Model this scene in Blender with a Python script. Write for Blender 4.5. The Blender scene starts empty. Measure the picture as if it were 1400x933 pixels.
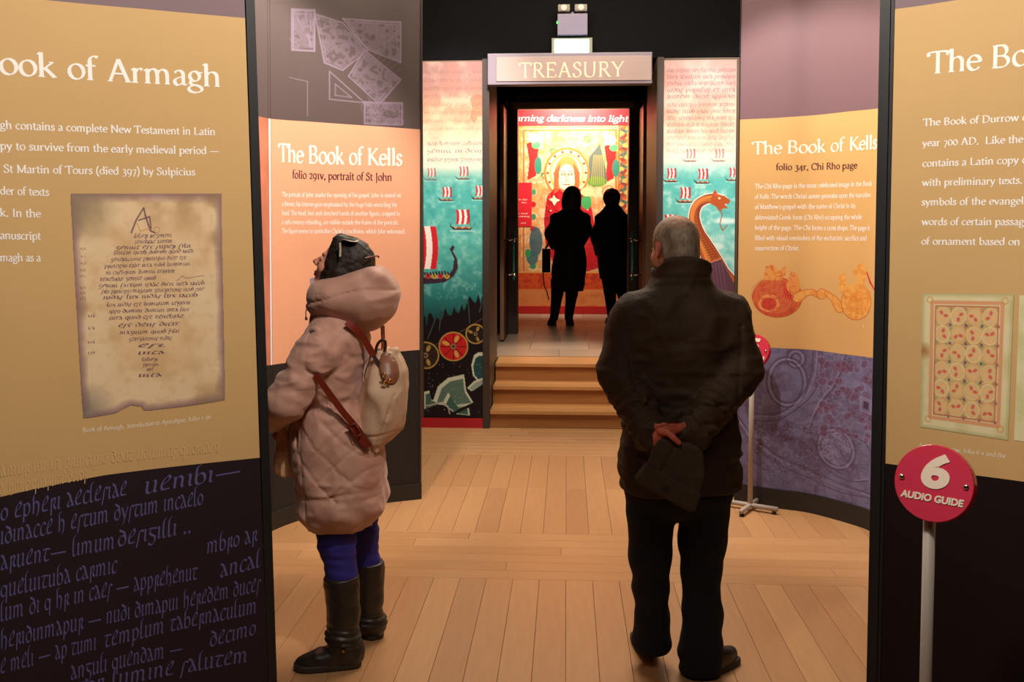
import bpy, bmesh, math, random
import numpy as np
from mathutils import Vector, Matrix
random.seed(7); rng = np.random.default_rng(7)
scene = bpy.context.scene
COL = scene.collection
PI = math.pi
R = math.radians
# ------------------------------------------------------------------ camera
F = 1300.0; HC = 1.65; YAW = R(3.3); PITCH = math.atan(68.5/F); SHIFT = 78.0
cam_d = bpy.data.cameras.new('camera'); cam = bpy.data.objects.new('camera', cam_d); COL.objects.link(cam)
cam_d.sensor_fit = 'HORIZONTAL'; cam_d.sensor_width = 36.0; cam_d.lens = 36.0*F/1400.0
cam_d.shift_y = -SHIFT/1400.0; cam_d.clip_start = 0.05; cam_d.clip_end = 60
cam.location = (0, 0, HC); cam.rotation_euler = (PI/2-PITCH, 0, YAW)
scene.camera = cam
scene.view_settings.view_transform = 'Standard'; scene.view_settings.look = 'None'
scene.view_settings.gamma = 1.0; scene.view_settings.use_curve_mapping = False
scene.view_settings.exposure = 0.0
scene.render.film_transparent = False
# ------------------------------------------------------------------ world: a closed dark room, faint warm ambience
w = bpy.data.worlds.new('world'); scene.world = w; w.use_nodes = True
bg = w.node_tree.nodes['Background']; bg.inputs[0].default_value = (1.0, 0.80, 0.62, 1); bg.inputs[1].default_value = 0.05
# ------------------------------------------------------------------ camera geometry helpers
CY, SY = math.cos(YAW), math.sin(YAW)
def CW(xc, yc):                       # ground position in the viewer's axes -> world
    return np.array([xc*CY - yc*SY, xc*SY + yc*CY])
def ray(u, v):
    a = (u-700.0)/F; b = -(v+SHIFT-466.5)/F
    cp, sp = math.cos(PITCH), math.sin(PITCH)
    fwd = cp + b*sp; up = -sp + b*cp
    return np.array([a*CY - fwd*SY, a*SY + fwd*CY, up])
def G(u, v, z=0.0):
    d = ray(u, v); t = (z-HC)/d[2]; return np.array([d[0]*t, d[1]*t, z])
def atY(u, v, Y):
    d = ray(u, v); t = Y/d[1]; return np.array([d[0]*t, Y, HC+d[2]*t])
# ------------------------------------------------------------------ lights (museum track spots, plus added soft fills under the ceiling)
def spot(name, loc, target, watt, size=60, blend=0.6, col=(1, .78, .55), rad=0.06):
    d = bpy.data.lights.new(name, 'SPOT'); d.energy = watt; d.spot_size = R(size); d.spot_blend = blend
    d.color = col; d.shadow_soft_size = rad
    o = bpy.data.objects.new(name, d); COL.objects.link(o); o.location = loc
    o.rotation_euler = (Vector(target)-Vector(loc)).to_track_quat('-Z', 'Y').to_euler(); return o
def area(name, loc, sx, sy, watt, col=(1, .80, .60), target=None):
    d = bpy.data.lights.new(name, 'AREA'); d.energy = watt; d.shape = 'RECTANGLE'; d.size = sx; d.size_y = sy; d.color = col
    o = bpy.data.objects.new(name, d); COL.objects.link(o); o.location = loc
    if target is not None:
        o.rotation_euler = (Vector(target)-Vector(loc)).to_track_quat('-Z', 'Y').to_euler()
    return o
PALE = (1, .90, .79)
area('ceiling_fill_light', (0.1, 6.0, 4.3), 2.4, 2.2, 185, (1, .84, .66))  # area light added as warm general fill, no fixture behind it
area('ceiling_fill_light', (0.1, 0.2, 4.2), 2.4, 1.6, 38, (1, .88, .75))  # weaker fill added over the near end of the room
spot('track_spot', (0.5, 1.6, 3.7), (-1.40, 2.85, 1.85), 325, 62, 1.0, PALE, .12)
spot('track_spot', (-0.6, 1.5, 3.7), (1.45, 2.65, 1.95), 375, 62, 1.0, PALE, .12)
spot('track_spot', (-0.95, 4.25, 3.75), (-1.62, 5.25, 1.75), 285, 60, .55, (1, .88, .76), .05)
spot('track_spot', (0.42, 4.62, 3.75), (1.46, 5.60, 1.60), 235, 60, .45, (1, .88, .76), .05)
spot('track_spot', (-0.4, 6.2, 4.0), (-0.95, 8.0, 2.45), 300, 44, 1.0, (1, .92, .85), .06)
spot('track_spot', (1.1, 6.2, 4.0), (1.35, 8.0, 2.4), 350, 44, 1.0, (1, .92, .85), .06)
spot('track_spot', (0.1, 6.4, 3.9), (0.1, 7.95, 2.98), 5, 34, 1.0, (1, .90, .82), .06)
spot('track_spot', (0.1, 12.9, 4.1), (0.1, 14.0, 3.0), 750, 95, 1.0, (1, .86, .66), .1)
spot('track_spot', (0.1, 9.6, 3.9), (0.1, 9.3, 0.47), 400, 44, 1.0, (1, .86, .72), .1)
# ------------------------------------------------------------------ generic helpers
def lin(c):
    c = np.asarray(c, float)/255.0
    return np.where(c <= .04045, c/12.92, ((c+.055)/1.055)**2.4)
MATS = {}
def mat(name, rgb, rough=.6, var=0.0, scale=8.0, bump=0.0, bscale=60.0, metal=0.0, emit=None, estr=0.0, stretch=None, attr=False, spec=.5, sheen=0.0, alpha=1.0, trans=0.0):
    if name in MATS: return MATS[name]
    m = bpy.data.materials.new(name); m.use_nodes = True; MATS[name] = m
    nt = m.node_tree; N = nt.nodes; L = nt.links; b = N['Principled BSDF']
    c = lin(rgb); b.inputs['Base Color'].default_value = (*c, 1)
    b.inputs['Roughness'].default_value = rough; b.inputs['Metallic'].default_value = metal
    b.inputs['Specular IOR Level'].default_value = spec
    if sheen: b.inputs['Sheen Weight'].default_value = sheen; b.inputs['Sheen Roughness'].default_value = .5
    if alpha < 1: b.inputs['Alpha'].default_value = alpha
    if trans: b.inputs['Transmission Weight'].default_value = trans
    if emit is not None:
        b.inputs['Emission Color'].default_value = (*lin(emit), 1); b.inputs['Emission Strength'].default_value = estr
    tc = N.new('ShaderNodeTexCoord'); mp = N.new('ShaderNodeMapping'); L.new(tc.outputs['Object'], mp.inputs[0])
    if stretch: mp.inputs['Scale'].default_value = stretch
    src = None
    if attr:
        a = N.new('ShaderNodeAttribute'); a.attribute_name = 'Col'; src = a.outputs['Color']
        L.new(src, b.inputs['Base Color'])
    if var > 0:
        n = N.new('ShaderNodeTexNoise'); n.inputs['Scale'].default_value = scale; n.inputs['Detail'].default_value = 5
        L.new(mp.outputs[0], n.inputs[0])
        mr = N.new('ShaderNodeMapRange'); mr.inputs[1].default_value = .25; mr.inputs[2].default_value = .75
        mr.inputs[3].default_value = 1-var; mr.inputs[4].default_value = 1+var; L.new(n.outputs[0], mr.inputs[0])
        mx = N.new('ShaderNodeVectorMath'); mx.operation = 'SCALE'
        if src is not None: L.new(src, mx.inputs[0])
        else: mx.inputs[0].default_value = tuple(c)
        L.new(mr.outputs[0], mx.inputs['Scale']); L.new(mx.outputs[0], b.inputs['Base Color'])
    if bump > 0:
        n = N.new('ShaderNodeTexNoise'); n.inputs['Scale'].default_value = bscale; n.inputs['Detail'].default_value = 4
        L.new(mp.outputs[0], n.inputs[0])
        bp = N.new('ShaderNodeBump'); bp.inputs['Strength'].default_value = bump; bp.inputs['Distance'].default_value = .01
        L.new(n.outputs[0], bp.inputs['Height']); L.new(bp.outputs[0], b.inputs['Normal'])
    return m
def obj(name, verts, faces, mats, parent=None, mi=None, smooth=False):
    me = bpy.data.meshes.new(name)
    me.from_pydata([tuple(map(float, v)) for v in verts], [], [tuple(map(int, f)) for f in faces])
    for m in (mats if isinstance(mats, (list, tuple)) else [mats]): me.materials.append(m)
    if mi is not None: me.polygons.foreach_set('material_index', np.asarray(mi, dtype=np.int32))
    if smooth: me.polygons.foreach_set('use_smooth', np.ones(len(me.polygons), dtype=bool))
    me.update()
    o = bpy.data.objects.new(name, me); COL.objects.link(o)
    if parent is not None: o.parent = parent
    return o
def fobj(name, V, Q, mats, parent=None, smooth=True):     # fast numpy quads
    me = bpy.data.meshes.new(name); n = len(V); k = Q.shape[1]; q = len(Q)
    me.vertices.add(n); me.vertices.foreach_set('co', np.asarray(V, np.float32).ravel())
    me.loops.add(q*k); me.loops.foreach_set('vertex_index', np.asarray(Q, np.int32).ravel())
    me.polygons.add(q); me.polygons.foreach_set('loop_start', np.arange(0, q*k, k, dtype=np.int32))
    me.polygons.foreach_set('loop_total', np.full(q, k, dtype=np.int32))
    me.polygons.foreach_set('use_smooth', np.full(q, smooth, dtype=bool))
    for m in (mats if isinstance(mats, (list, tuple)) else [mats]): me.materials.append(m)
    me.update(calc_edges=True); me.validate()
    o = bpy.data.objects.new(name, me); COL.objects.link(o)
    if parent is not None: o.parent = parent
    return o
def tag(o, label=None, cat=None, group=None, kind=None):
    if label: o['label'] = label
    if cat: o['category'] = cat
    if group: o['group'] = group
    if kind: o['kind'] = kind
    return o
def empty(name, loc=(0, 0, 0), rz=0.0, label=None, cat=None, group=None):
    o = bpy.data.objects.new(name, None); o.empty_display_size = .1; COL.objects.link(o)
    o.location = loc; o.rotation_euler = (0, 0, rz); return tag(o, label, cat, group)
class MB:                                                # collects simple shapes into ONE mesh
    def __init__(s): s.v = []; s.f = []; s.m = []
    def add(s, vs, fs, mi=0):
        b = len(s.v); s.v += [tuple(v) for v in vs]; s.f += [tuple(i+b for i in f) for f in fs]; s.m += [mi]*len(fs)
    def box(s, lo, hi, mi=0, bev=0.0):
        x0, y0, z0 = lo; x1, y1, z1 = hi
        if bev <= 0:
            vs = [(x0,y0,z0),(x1,y0,z0),(x1,y1,z0),(x0,y1,z0),(x0,y0,z1),(x1,y0,z1),(x1,y1,z1),(x0,y1,z1)]
            s.add(vs, [(0,3,2,1),(4,5,6,7),(0,1,5,4),(1,2,6,5),(2,3,7,6),(3,0,4,7)], mi)
        else:
            bm = bmesh.new(); bmesh.ops.create_cube(bm, size=1)
            for v in bm.verts:
                v.co = Vector(((x0+x1)/2+v.co.x*(x1-x0), (y0+y1)/2+v.co.y*(y1-y0), (z0+z1)/2+v.co.z*(z1-z0)))
            bmesh.ops.bevel(bm, geom=bm.edges[:], offset=bev, segments=2, profile=.7, affect='EDGES')
            s.add([v.co[:] for v in bm.verts], [[v.index for v in f.verts] for f in bm.faces], mi) if not bm.verts.index_update() else None
            bm.free()
    def tube(s, pts, rad, n=10, mi=0, cap=True):
        pts = [Vector(p) for p in pts]; k = len(pts)
        rad = [rad]*k if np.isscalar(rad) else rad
        vs = []; up = None
        for i, p in enumerate(pts):
            t = (pts[min(i+1, k-1)]-pts[max(i-1, 0)]).normalized()
            if up is None:
                up = Vector((0, 0, 1)) if abs(t.z) < .9 else Vector((1, 0, 0))
            a = t.cross(up).normalized(); b = a.cross(t).normalized(); up = b
            for j in range(n):
                an = 2*PI*j/n; vs.append(p+(a*math.cos(an)+b*math.sin(an))*rad[i])
        fs = [(i*n+j, i*n+(j+1) % n, (i+1)*n+(j+1) % n, (i+1)*n+j) for i in range(k-1) for j in range(n)]
        if cap: fs += [tuple(range(n))[::-1], tuple((k-1)*n+j for j in range(n))]
        s.add(vs, fs, mi)
    def ribbon(s, pts, wid, thick, nrm, mi=0):            # flat strap following pts, nrm = outward normal per point or one
        pts = [Vector(p) for p in pts]; k = len(pts); vs = []
        nr = [Vector(nrm)]*k if not isinstance(nrm, list) else [Vector(q) for q in nrm]
        for i, p in enumerate(pts):
            t = (pts[min(i+1, k-1)]-pts[max(i-1, 0)]).normalized(); a = t.cross(nr[i]).normalized()
            n = nr[i].normalized()
            for sa, sn in ((-1, -1), (1, -1), (1, 1), (-1, 1)): vs.append(p+a*wid/2*sa+n*thick/2*sn)
        fs = [(i*4+j, i*4+(j+1) % 4, (i+1)*4+(j+1) % 4, (i+1)*4+j) for i in range(k-1) for j in range(4)]
        fs += [(3, 2, 1, 0), tuple((k-1)*4+j for j in range(4))]; s.add(vs, fs, mi)
    def lathe(s, c, axis, prof, n=24, mi=0):              # prof: (distance along axis, radius)
        c = Vector(c); ax = Vector(axis).normalized(); q = Vector((0, 0, 1)) if abs(ax.z) < .9 else Vector((1, 0, 0))
        a = ax.cross(q).normalized(); b = a.cross(ax)
        vs = [c+ax*d+(a*math.cos(2*PI*j/n)+b*math.sin(2*PI*j/n))*r for d, r in prof for j in range(n)]
        k = len(prof)
        fs = [(i*n+j, i*n+(j+1) % n, (i+1)*n+(j+1) % n, (i+1)*n+j) for i in range(k-1) for j in range(n)]
        fs += [tuple(range(n))[::-1], tuple((k-1)*n+j for j in range(n))]; s.add(vs, fs, mi)
    def build(s, name, mats, parent=None, smooth=False):
        o = obj(name, s.v, s.f, mats, parent, s.m, smooth)
        bm = bmesh.new(); bm.from_mesh(o.data); bmesh.ops.recalc_face_normals(bm, faces=bm.faces[:]); bm.to_mesh(o.data); bm.free()
        return o
def catmull(pts, n=8):
    P = [np.array(p, float) for p in pts]; P = [2*P[0]-P[1]]+P+[2*P[-1]-P[-2]]; out = []
    for i in range(1, len(P)-2):
        for t in np.linspace(0, 1, n, endpoint=False):
            a, b, c, d = P[i-1], P[i], P[i+1], P[i+2]
            out.append(.5*((2*b)+(-a+c)*t+(2*a-5*b+4*c-d)*t*t+(-a+3*b-3*c+d)*t**3))
    out.append(P[-2]); return np.array(out)
# ------------------------------------------------------------------ pen-drawn serif letters (skeleton strokes swept by a broad nib)
def I(x, a, b, f=''):
    r = [('S', x, a, x, b)]
    if 'b' in f: r.append(('H', x-.085, a+.012, x+.085))
    if 't' in f: r.append(('H', x-.085, b-.012, x+.085))
    if 'l' in f: r.append(('T', x-.1, b-.055, x, b-.005))
    if 'r' in f: r.append(('H', x, a+.012, x+.09))
    return r
def A(cx, cy, rx, ry, a0=0, a1=360): return [('A', cx, cy, rx, ry, a0, a1)]
def P_(*p): return [('P',)+p]
def D(x, y): return [('D', x, y)]
def Hs(x, y, w_=.07): return [('H', x-w_, y, x+w_)]
GL = {
 'a': (.43, P_(.07,.36,.12,.42,.2,.44,.28,.40,.31,.32,.31,.08,.35,.02,.42,.03)+P_(.31,.27,.2,.23,.1,.18,.06,.1,.1,.02,.17,.0,.25,.04,.31,.1)),
 'b': (.50, I(.1,.04,.70,'l')+A(.26,.21,.17,.22)), 'c': (.41, A(.24,.22,.19,.22,48,318)),
 'd': (.52, A(.24,.21,.18,.22)+I(.41,.02,.70,'lr')), 'e': (.43, A(.23,.22,.18,.22,5,322)+P_(.06,.245,.405,.245)),
 'f': (.29, I(.12,0,.56,'b')+A(.25,.56,.13,.14,50,180)+P_(.01,.42,.27,.42)),
 'g': (.45, A(.21,.29,.14,.15)+A(.22,-.1,.19,.11)+P_(.33,.39,.44,.42)+P_(.12,.17,.08,.09,.14,.03,.3,.02)),
 'h': (.54, I(.1,0,.70,'lb')+P_(.1,.30,.18,.41,.28,.44,.37,.40,.41,.30,.41,.0)+Hs(.41,.012)),
 'i': (.25, I(.12,0,.44,'lb')+D(.12,.6)), 'j': (.24, I(.13,-.1,.44,'l')+A(.03,-.1,.1,.1,-90,0)+D(.13,.6)),
 'k': (.50, I(.1,0,.70,'lb')+P_(.38,.42,.14,.21)+P_(.2,.25,.43,.01)+Hs(.44,.012,.05)+Hs(.36,.43,.06)),
 'l': (.25, I(.12,0,.70,'lb')),
 'm': (.80, I(.1,0,.44,'lb')+P_(.1,.30,.18,.41,.26,.44,.34,.40,.37,.30,.37,.0)+Hs(.37,.012)+P_(.37,.30,.45,.41,.53,.44,.61,.40,.65,.30,.65,.0)+Hs(.65,.012)),
 'n': (.53, I(.1,0,.44,'lb')+P_(.1,.30,.18,.41,.28,.44,.37,.40,.40,.30,.40,.0)+Hs(.40,.012)),
 'o': (.48, A(.24,.22,.19,.22)), 'p': (.50, I(.1,-.24,.44,'lb')+A(.27,.21,.17,.22)),
 'q': (.50, I(.4,-.24,.42,'b')+A(.23,.21,.17,.22)), 'r': (.35, I(.1,0,.44,'lb')+P_(.1,.28,.17,.39,.24,.43,.31,.40)),
 's': (.35, P_(.28,.34,.25,.41,.17,.44,.09,.40,.08,.31,.16,.24,.26,.18,.29,.1,.24,.02,.16,0,.08,.03,.05,.11)),
 't': (.31, P_(.13,.57,.13,.10,.17,.02,.24,.01,.29,.05)+P_(.02,.42,.28,.42)),
 'u': (.53, P_(.1,.43,.1,.12,.15,.02,.24,.0,.33,.04,.40,.12)+P_(.02,.42,.1,.43)+I(.40,.02,.44,'lr')),
 'v': (.46, P_(.06,.43,.24,.0)+P_(.24,.0,.41,.43)+Hs(.06,.43)+Hs(.41,.43,.05)),
 'w': (.70, P_(.06,.43,.21,.0)+P_(.21,.0,.35,.43)+P_(.35,.43,.50,.0)+P_(.50,.0,.65,.43)+Hs(.06,.43)+Hs(.65,.43,.05)),
 'x': (.46, P_(.06,.43,.40,.0)+P_(.06,.0,.39,.43)+Hs(.06,.43,.06)+Hs(.39,.43,.06)+Hs(.06,.012,.06)+Hs(.40,.012,.06)),
 'y': (.46, P_(.06,.43,.24,.02)+P_(.41,.43,.24,.02,.16,-.17,.06,-.22)+Hs(.06,.43)+Hs(.41,.43,.05)),
 'z': (.41, P_(.06,.42,.36,.42)+P_(.36,.42,.05,.02)+P_(.05,.01,.37,.01,.38,.1)),
 'A': (.68, P_(.09,.0,.33,.67)+P_(.33,.67,.59,.0)+P_(.18,.24,.50,.24)+Hs(.09,.012)+Hs(.59,.012,.09)),
 'B': (.60, I(.13,0,.66,'bt')+A(.3,.495,.15,.155,-90,90)+A(.3,.18,.2,.17,-90,90)+P_(.13,.65,.3,.65)+P_(.13,.345,.3,.345)+P_(.13,.012,.3,.012)),
 'C': (.64, A(.36,.33,.31,.34,45,318)+P_(.58,.57,.58,.45)), 'D': (.72, I(.13,0,.66,'bt')+A(.3,.33,.34,.32,-90,90)+P_(.13,.65,.3,.65)+P_(.13,.012,.3,.012)),
 'E': (.57, I(.13,0,.66,'bt')+P_(.13,.65,.48,.65,.49,.55)+P_(.13,.345,.4,.345,.4,.28)+P_(.13,.012,.5,.012,.53,.13)),
 'G': (.70, A(.36,.33,.31,.34,45,325)+I(.6,.08,.28,'t')), 'H': (.74, I(.13,0,.66,'bt')+I(.6,0,.66,'bt')+P_(.13,.345,.6,.345)),
 'I': (.30, I(.15,0,.66,'bt')), 'J': (.32, I(.17,-.08,.66,'t')+A(.06,-.08,.11,.12,-90,0)),
 'K': (.66, I(.13,0,.66,'bt')+P_(.53,.65,.15,.31)+P_(.22,.37,.6,.01)+Hs(.6,.012,.09)+Hs(.52,.65,.08)),
 'L': (.56, I(.13,0,.66,'bt')+P_(.13,.012,.5,.012,.53,.14)), 'M': (.82, I(.12,0,.66,'b')+P_(.12,.65,.4,.02)+P_(.4,.02,.68,.65)+I(.69,0,.66,'bt')+Hs(.1,.65,.06)),
 'N': (.74, I(.13,0,.66,'b')+P_(.1,.66,.61,.02)+I(.61,.02,.66,'t')+Hs(.1,.65,.06)),
 'R': (.62, I(.13,0,.66,'bt')+A(.3,.495,.16,.155,-90,90)+P_(.13,.65,.3,.65)+P_(.13,.34,.3,.34)+P_(.29,.34,.56,.01)+Hs(.58,.012,.07)),
 'S': (.48, P_(.39,.50,.38,.60,.25,.66,.12,.61,.10,.50,.17,.41,.3,.33,.40,.25,.41,.13,.33,.03,.2,.0,.09,.05,.07,.17)),
 'T': (.62, I(.31,0,.66,'b')+P_(.04,.53,.05,.645,.57,.645,.58,.53)), 'U': (.72, P_(.13,.65,.13,.22,.19,.05,.34,.0,.5,.04,.57,.2,.58,.65)+Hs(.13,.65)+Hs(.58,.65)),
 'Y': (.62, P_(.07,.65,.32,.31)+P_(.57,.65,.32,.31)+I(.32,0,.31,'b')+Hs(.07,.65)+Hs(.57,.65,.06)),
 '0': (.46, A(.23,.26,.18,.27)), '1': (.34, I(.18,0,.46,'bl')), '2': (.42, P_(.07,.35,.1,.43,.2,.46,.3,.42,.32,.32,.25,.2,.06,.02)+P_(.06,.015,.36,.015,.38,.07)),
 '3': (.42, P_(.08,.40,.18,.46,.28,.42,.3,.33,.25,.24,.15,.2)+P_(.15,.2,.28,.16,.34,.04,.28,-.1,.16,-.16,.05,-.12)),
 '4': (.46, P_(.3,-.16,.3,.46)+P_(.3,.46,.04,.06,.42,.06)), '6': (.46, A(.23,.2,.18,.21)+P_(.07,.25,.12,.46,.22,.6,.36,.66)),
 '7': (.42, P_(.05,.43,.37,.43)+P_(.37,.43,.15,-.18)), '8': (.46, A(.23,.48,.15,.16)+A(.23,.17,.18,.17)),
 '9': (.46, A(.23,.26,.18,.2)+P_(.4,.22,.36,.02,.26,-.12,.1,-.18)),
 '.': (.22, D(.1,.03)), ',': (.22, D(.1,.03)+P_(.12,.03,.11,-.06,.06,-.11)), "'": (.2, P_(.1,.68,.09,.54)), '-': (.32, P_(.04,.2,.26,.2)),
 '(': (.3, P_(.24,.72,.12,.5,.08,.26,.12,.02,.24,-.2)), ')': (.3, P_(.06,.72,.18,.5,.22,.26,.18,.02,.06,-.2)), '~': (.95, P_(.05,.22,.88,.22)), ' ': (.27, []), ':': (.22, D(.1,.03)+D(.1,.38)),
}
GLS = {
 's': (.32, P_(.04,-.2,.10,.1,.13,.34,.2,.45,.33,.40)), 'r': (.40, P_(.12,.44,.12,-.2)+P_(.12,.30,.22,.44,.31,.36,.25,.16,.36,.02)),
 'a': (.44, P_(.02,.52,.14,.46,.25,.25,.36,.02,.42,.04)+P_(.22,.3,.08,.12,.12,.0,.32,.08)), 'e': (.42, P_(.30,.56,.16,.44,.08,.24,.12,.04,.36,.05)+P_(.1,.24,.26,.32,.34,.48,.26,.56)),
 't': (.40, P_(.0,.43,.16,.46,.40,.43)+P_(.2,.44,.12,.2,.16,.02,.36,.04)), 'd': (.46, A(.22,.2,.17,.2)+P_(.39,.22,.30,.5,.06,.62)),
 'n': (.50, P_(.02,.42,.1,.44,.1,.0)+P_(.1,.32,.22,.45,.34,.36,.34,.04,.42,.04)), 'm': (.76, P_(.02,.42,.1,.44,.1,.0)+P_(.1,.32,.2,.45,.32,.36,.32,.0)+P_(.32,.32,.44,.45,.56,.36,.56,.04,.66,.04)),
 'i': (.24, P_(.02,.40,.1,.45,.1,.04,.2,.04)), 'u': (.50, P_(.02,.42,.1,.44,.1,.08,.2,.0,.34,.1)+P_(.26,.42,.36,.44,.36,.04,.46,.04)),
 'p': (.48, P_(.02,.42,.1,.44,.1,-.24)+P_(.1,.34,.24,.45,.38,.3,.34,.06,.2,.0,.1,.08)), 'h': (.50, P_(.2,.74,.08,.66,.1,.3,.1,.0)+P_(.1,.3,.22,.44,.36,.32,.34,.0,.26,-.1)),
 'l': (.26, P_(.2,.76,.07,.64,.08,.1,.14,.0,.26,.06)), 'b': (.46, P_(.2,.76,.07,.64,.08,.1,.2,.0,.36,.1,.34,.34,.2,.42,.1,.32)),
 'g': (.42, P_(.0,.42,.14,.46,.40,.43)+P_(.2,.43,.08,.3,.16,.2,.32,.12,.34,-.06,.2,-.2,.04,-.12)), 'f': (.36, P_(.08,-.2,.12,.3,.2,.6,.36,.66)+P_(.02,.3,.34,.32)),
 'q': (.46, A(.2,.22,.16,.2)+P_(.36,.42,.36,-.22)), 'c': (.38, P_(.36,.40,.22,.46,.08,.3,.1,.06,.24,.0,.38,.08)), 'o': (.42, A(.2,.22,.16,.21)),
}
def glyph_polys(ch, thick=.085, thin=.028, nib=22, pw=1.5, seg=14, script=False):
    out = []; nb = R(nib)
    def ribbon(pts):
        pts = np.array(pts); t = np.gradient(pts, axis=0); t /= (np.linalg.norm(t, axis=1)[:, None]+1e-9)
        an = np.arctan2(t[:, 1], t[:, 0]); ww = thin+(thick-thin)*np.abs(np.sin(an-nb))**pw
        n = np.stack([-t[:, 1], t[:, 0]], 1)*ww[:, None]/2; out.append((pts+n, pts-n))
    for s in (GLS if script and ch in GLS else GL)[ch][1]:
        k = s[0]
        if k == 'S': ribbon2 = np.array([[s[1], s[2]], [s[3], s[4]]]); out.append((ribbon2+[-thick*.5, 0], ribbon2+[thick*.5, 0]))
        elif k == 'H': q = np.array([[s[1], s[2]], [s[3], s[2]]]); h = max(thin*.5, .014); out.append((q+[0, h], q-[0, h]))
        elif k == 'T': q = np.array([[s[1], s[2]], [s[3], s[4]]]); out.append((q+[0, .02], q-[0, .03]))
        elif k == 'D':
            r = thick*.62; an = np.linspace(0, PI, 6); out.append((np.stack([s[1]+r*np.cos(an), s[2]+r*np.sin(an)], 1), np.stack([s[1]+r*np.cos(an), s[2]-r*np.sin(an)], 1)))
        elif k == 'A':
            n = max(5, int(seg*abs(s[6]-s[5])/360)+2); an = np.radians(np.linspace(s[5], s[6], n))
            pts = np.stack([s[1]+s[3]*np.cos(an), s[2]+s[4]*np.sin(an)], 1)
            t = np.stack([-s[3]*np.sin(an), s[4]*np.cos(an)], 1); t /= (np.linalg.norm(t, axis=1)[:, None]+1e-9)
            aa = np.arctan2(t[:, 1], t[:, 0]); ww = thin+(thick-thin)*np.abs(np.sin(aa-nb))**pw
            nn = np.stack([-t[:, 1], t[:, 0]], 1)*ww[:, None]/2; out.append((pts+nn, pts-nn))
        elif k == 'P':
            p = np.array(s[1:]).reshape(-1, 2); ribbon(catmull(p, 3 if len(p) > 3 else 1) if len(p) > 3 else p)
    return out
def text_polys(txt, thick=.085, thin=.028, italic=0.0, track=0.0, seg=14, nib=22, script=False):
    x = 0; out = []
    for ch in txt:
        if ch not in GL: ch = ' '
        for a, b in glyph_polys(ch, thick, thin, nib=nib, seg=seg, script=script):
            out.append(((a+[x, 0])+np.outer(a[:, 1], [italic, 0]), (b+[x, 0])+np.outer(b[:, 1], [italic, 0])))
        x += (GLS if script and ch in GLS else GL)[ch][0]+track
    return out, x-track
# ------------------------------------------------------------------ vertical (curved) wall surfaces
class Wall:
    def __init__(s, pts, lean=0.0, zref=1.3, n=10, face=(0, 0)):
        s.p = catmull(pts, n) if len(pts) > 2 else np.array(pts, float)
        d = np.linalg.norm(np.diff(s.p, axis=0), axis=1); s.s = np.concatenate([[0], np.cumsum(d)]); s.L = s.s[-1]
        t = np.gradient(s.p, axis=0); t /= np.linalg.norm(t, axis=1)[:, None]; s.t = t
        nn = np.stack([-t[:, 1], t[:, 0]], 1); m = s.p[len(s.p)//2]
        if np.dot(nn[len(s.p)//2], np.array(face)-m) < 0: nn = -nn
        s.n = nn; s.lean = lean; s.zr = zref
    def xy(s, q):
        if q < 0: return s.p[0]+s.t[0]*q
        if q > s.L: return s.p[-1]+s.t[-1]*(q-s.L)
        return np.array([np.interp(q, s.s, s.p[:, 0]), np.interp(q, s.s, s.p[:, 1])])
    def nr(s, q):
        v = np.array([np.interp(q, s.s, s.n[:, 0]), np.interp(q, s.s, s.n[:, 1])]); return v/np.linalg.norm(v)
    def P(s, q, z, off=0.0):
        q2 = q+s.lean*(z-s.zr); c = s.xy(q2)+s.nr(q2)*off; return (c[0], c[1], z)
    def hit(s, u, v):
        d = ray(u, v); best = None
        A_ = np.vstack([s.p[0]-s.t[0]*1.0, s.p, s.p[-1]+s.t[-1]*1.0]); S_ = np.concatenate([[-1.0], s.s, [s.L+1.0]])
        for i in range(len(A_)-1):
            a, b = A_[i], A_[i+1]; e = b-a; den = d[0]*e[1]-d[1]*e[0]
            if abs(den) < 1e-9: continue
            t = (a[0]*e[1]-a[1]*e[0])/den; k = (a[0]*d[1]-a[1]*d[0])/den
            if t > 0 and -1e-6 <= k <= 1+1e-6 and (best is None or t < best[0]): best = (t, S_[i]+k*(S_[i+1]-S_[i]))
        t, q = best; z = HC+d[2]*t
        return q-s.lean*(z-s.zr), z
def curve_z(wall, px):                                    # photo points -> z as a function of s
    h = sorted(wall.hit(u, v) for u, v in px); S_ = [a for a, b in h]; Z_ = [b for a, b in h]
    def f(q):
        if q < S_[0]: return Z_[0]+(Z_[1]-Z_[0])/(S_[1]-S_[0])*(q-S_[0])
        if q > S_[-1]: return Z_[-1]+(Z_[-1]-Z_[-2])/(S_[-1]-S_[-2])*(q-S_[-1])
        return float(np.interp(q, S_, Z_))
    return f
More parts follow.
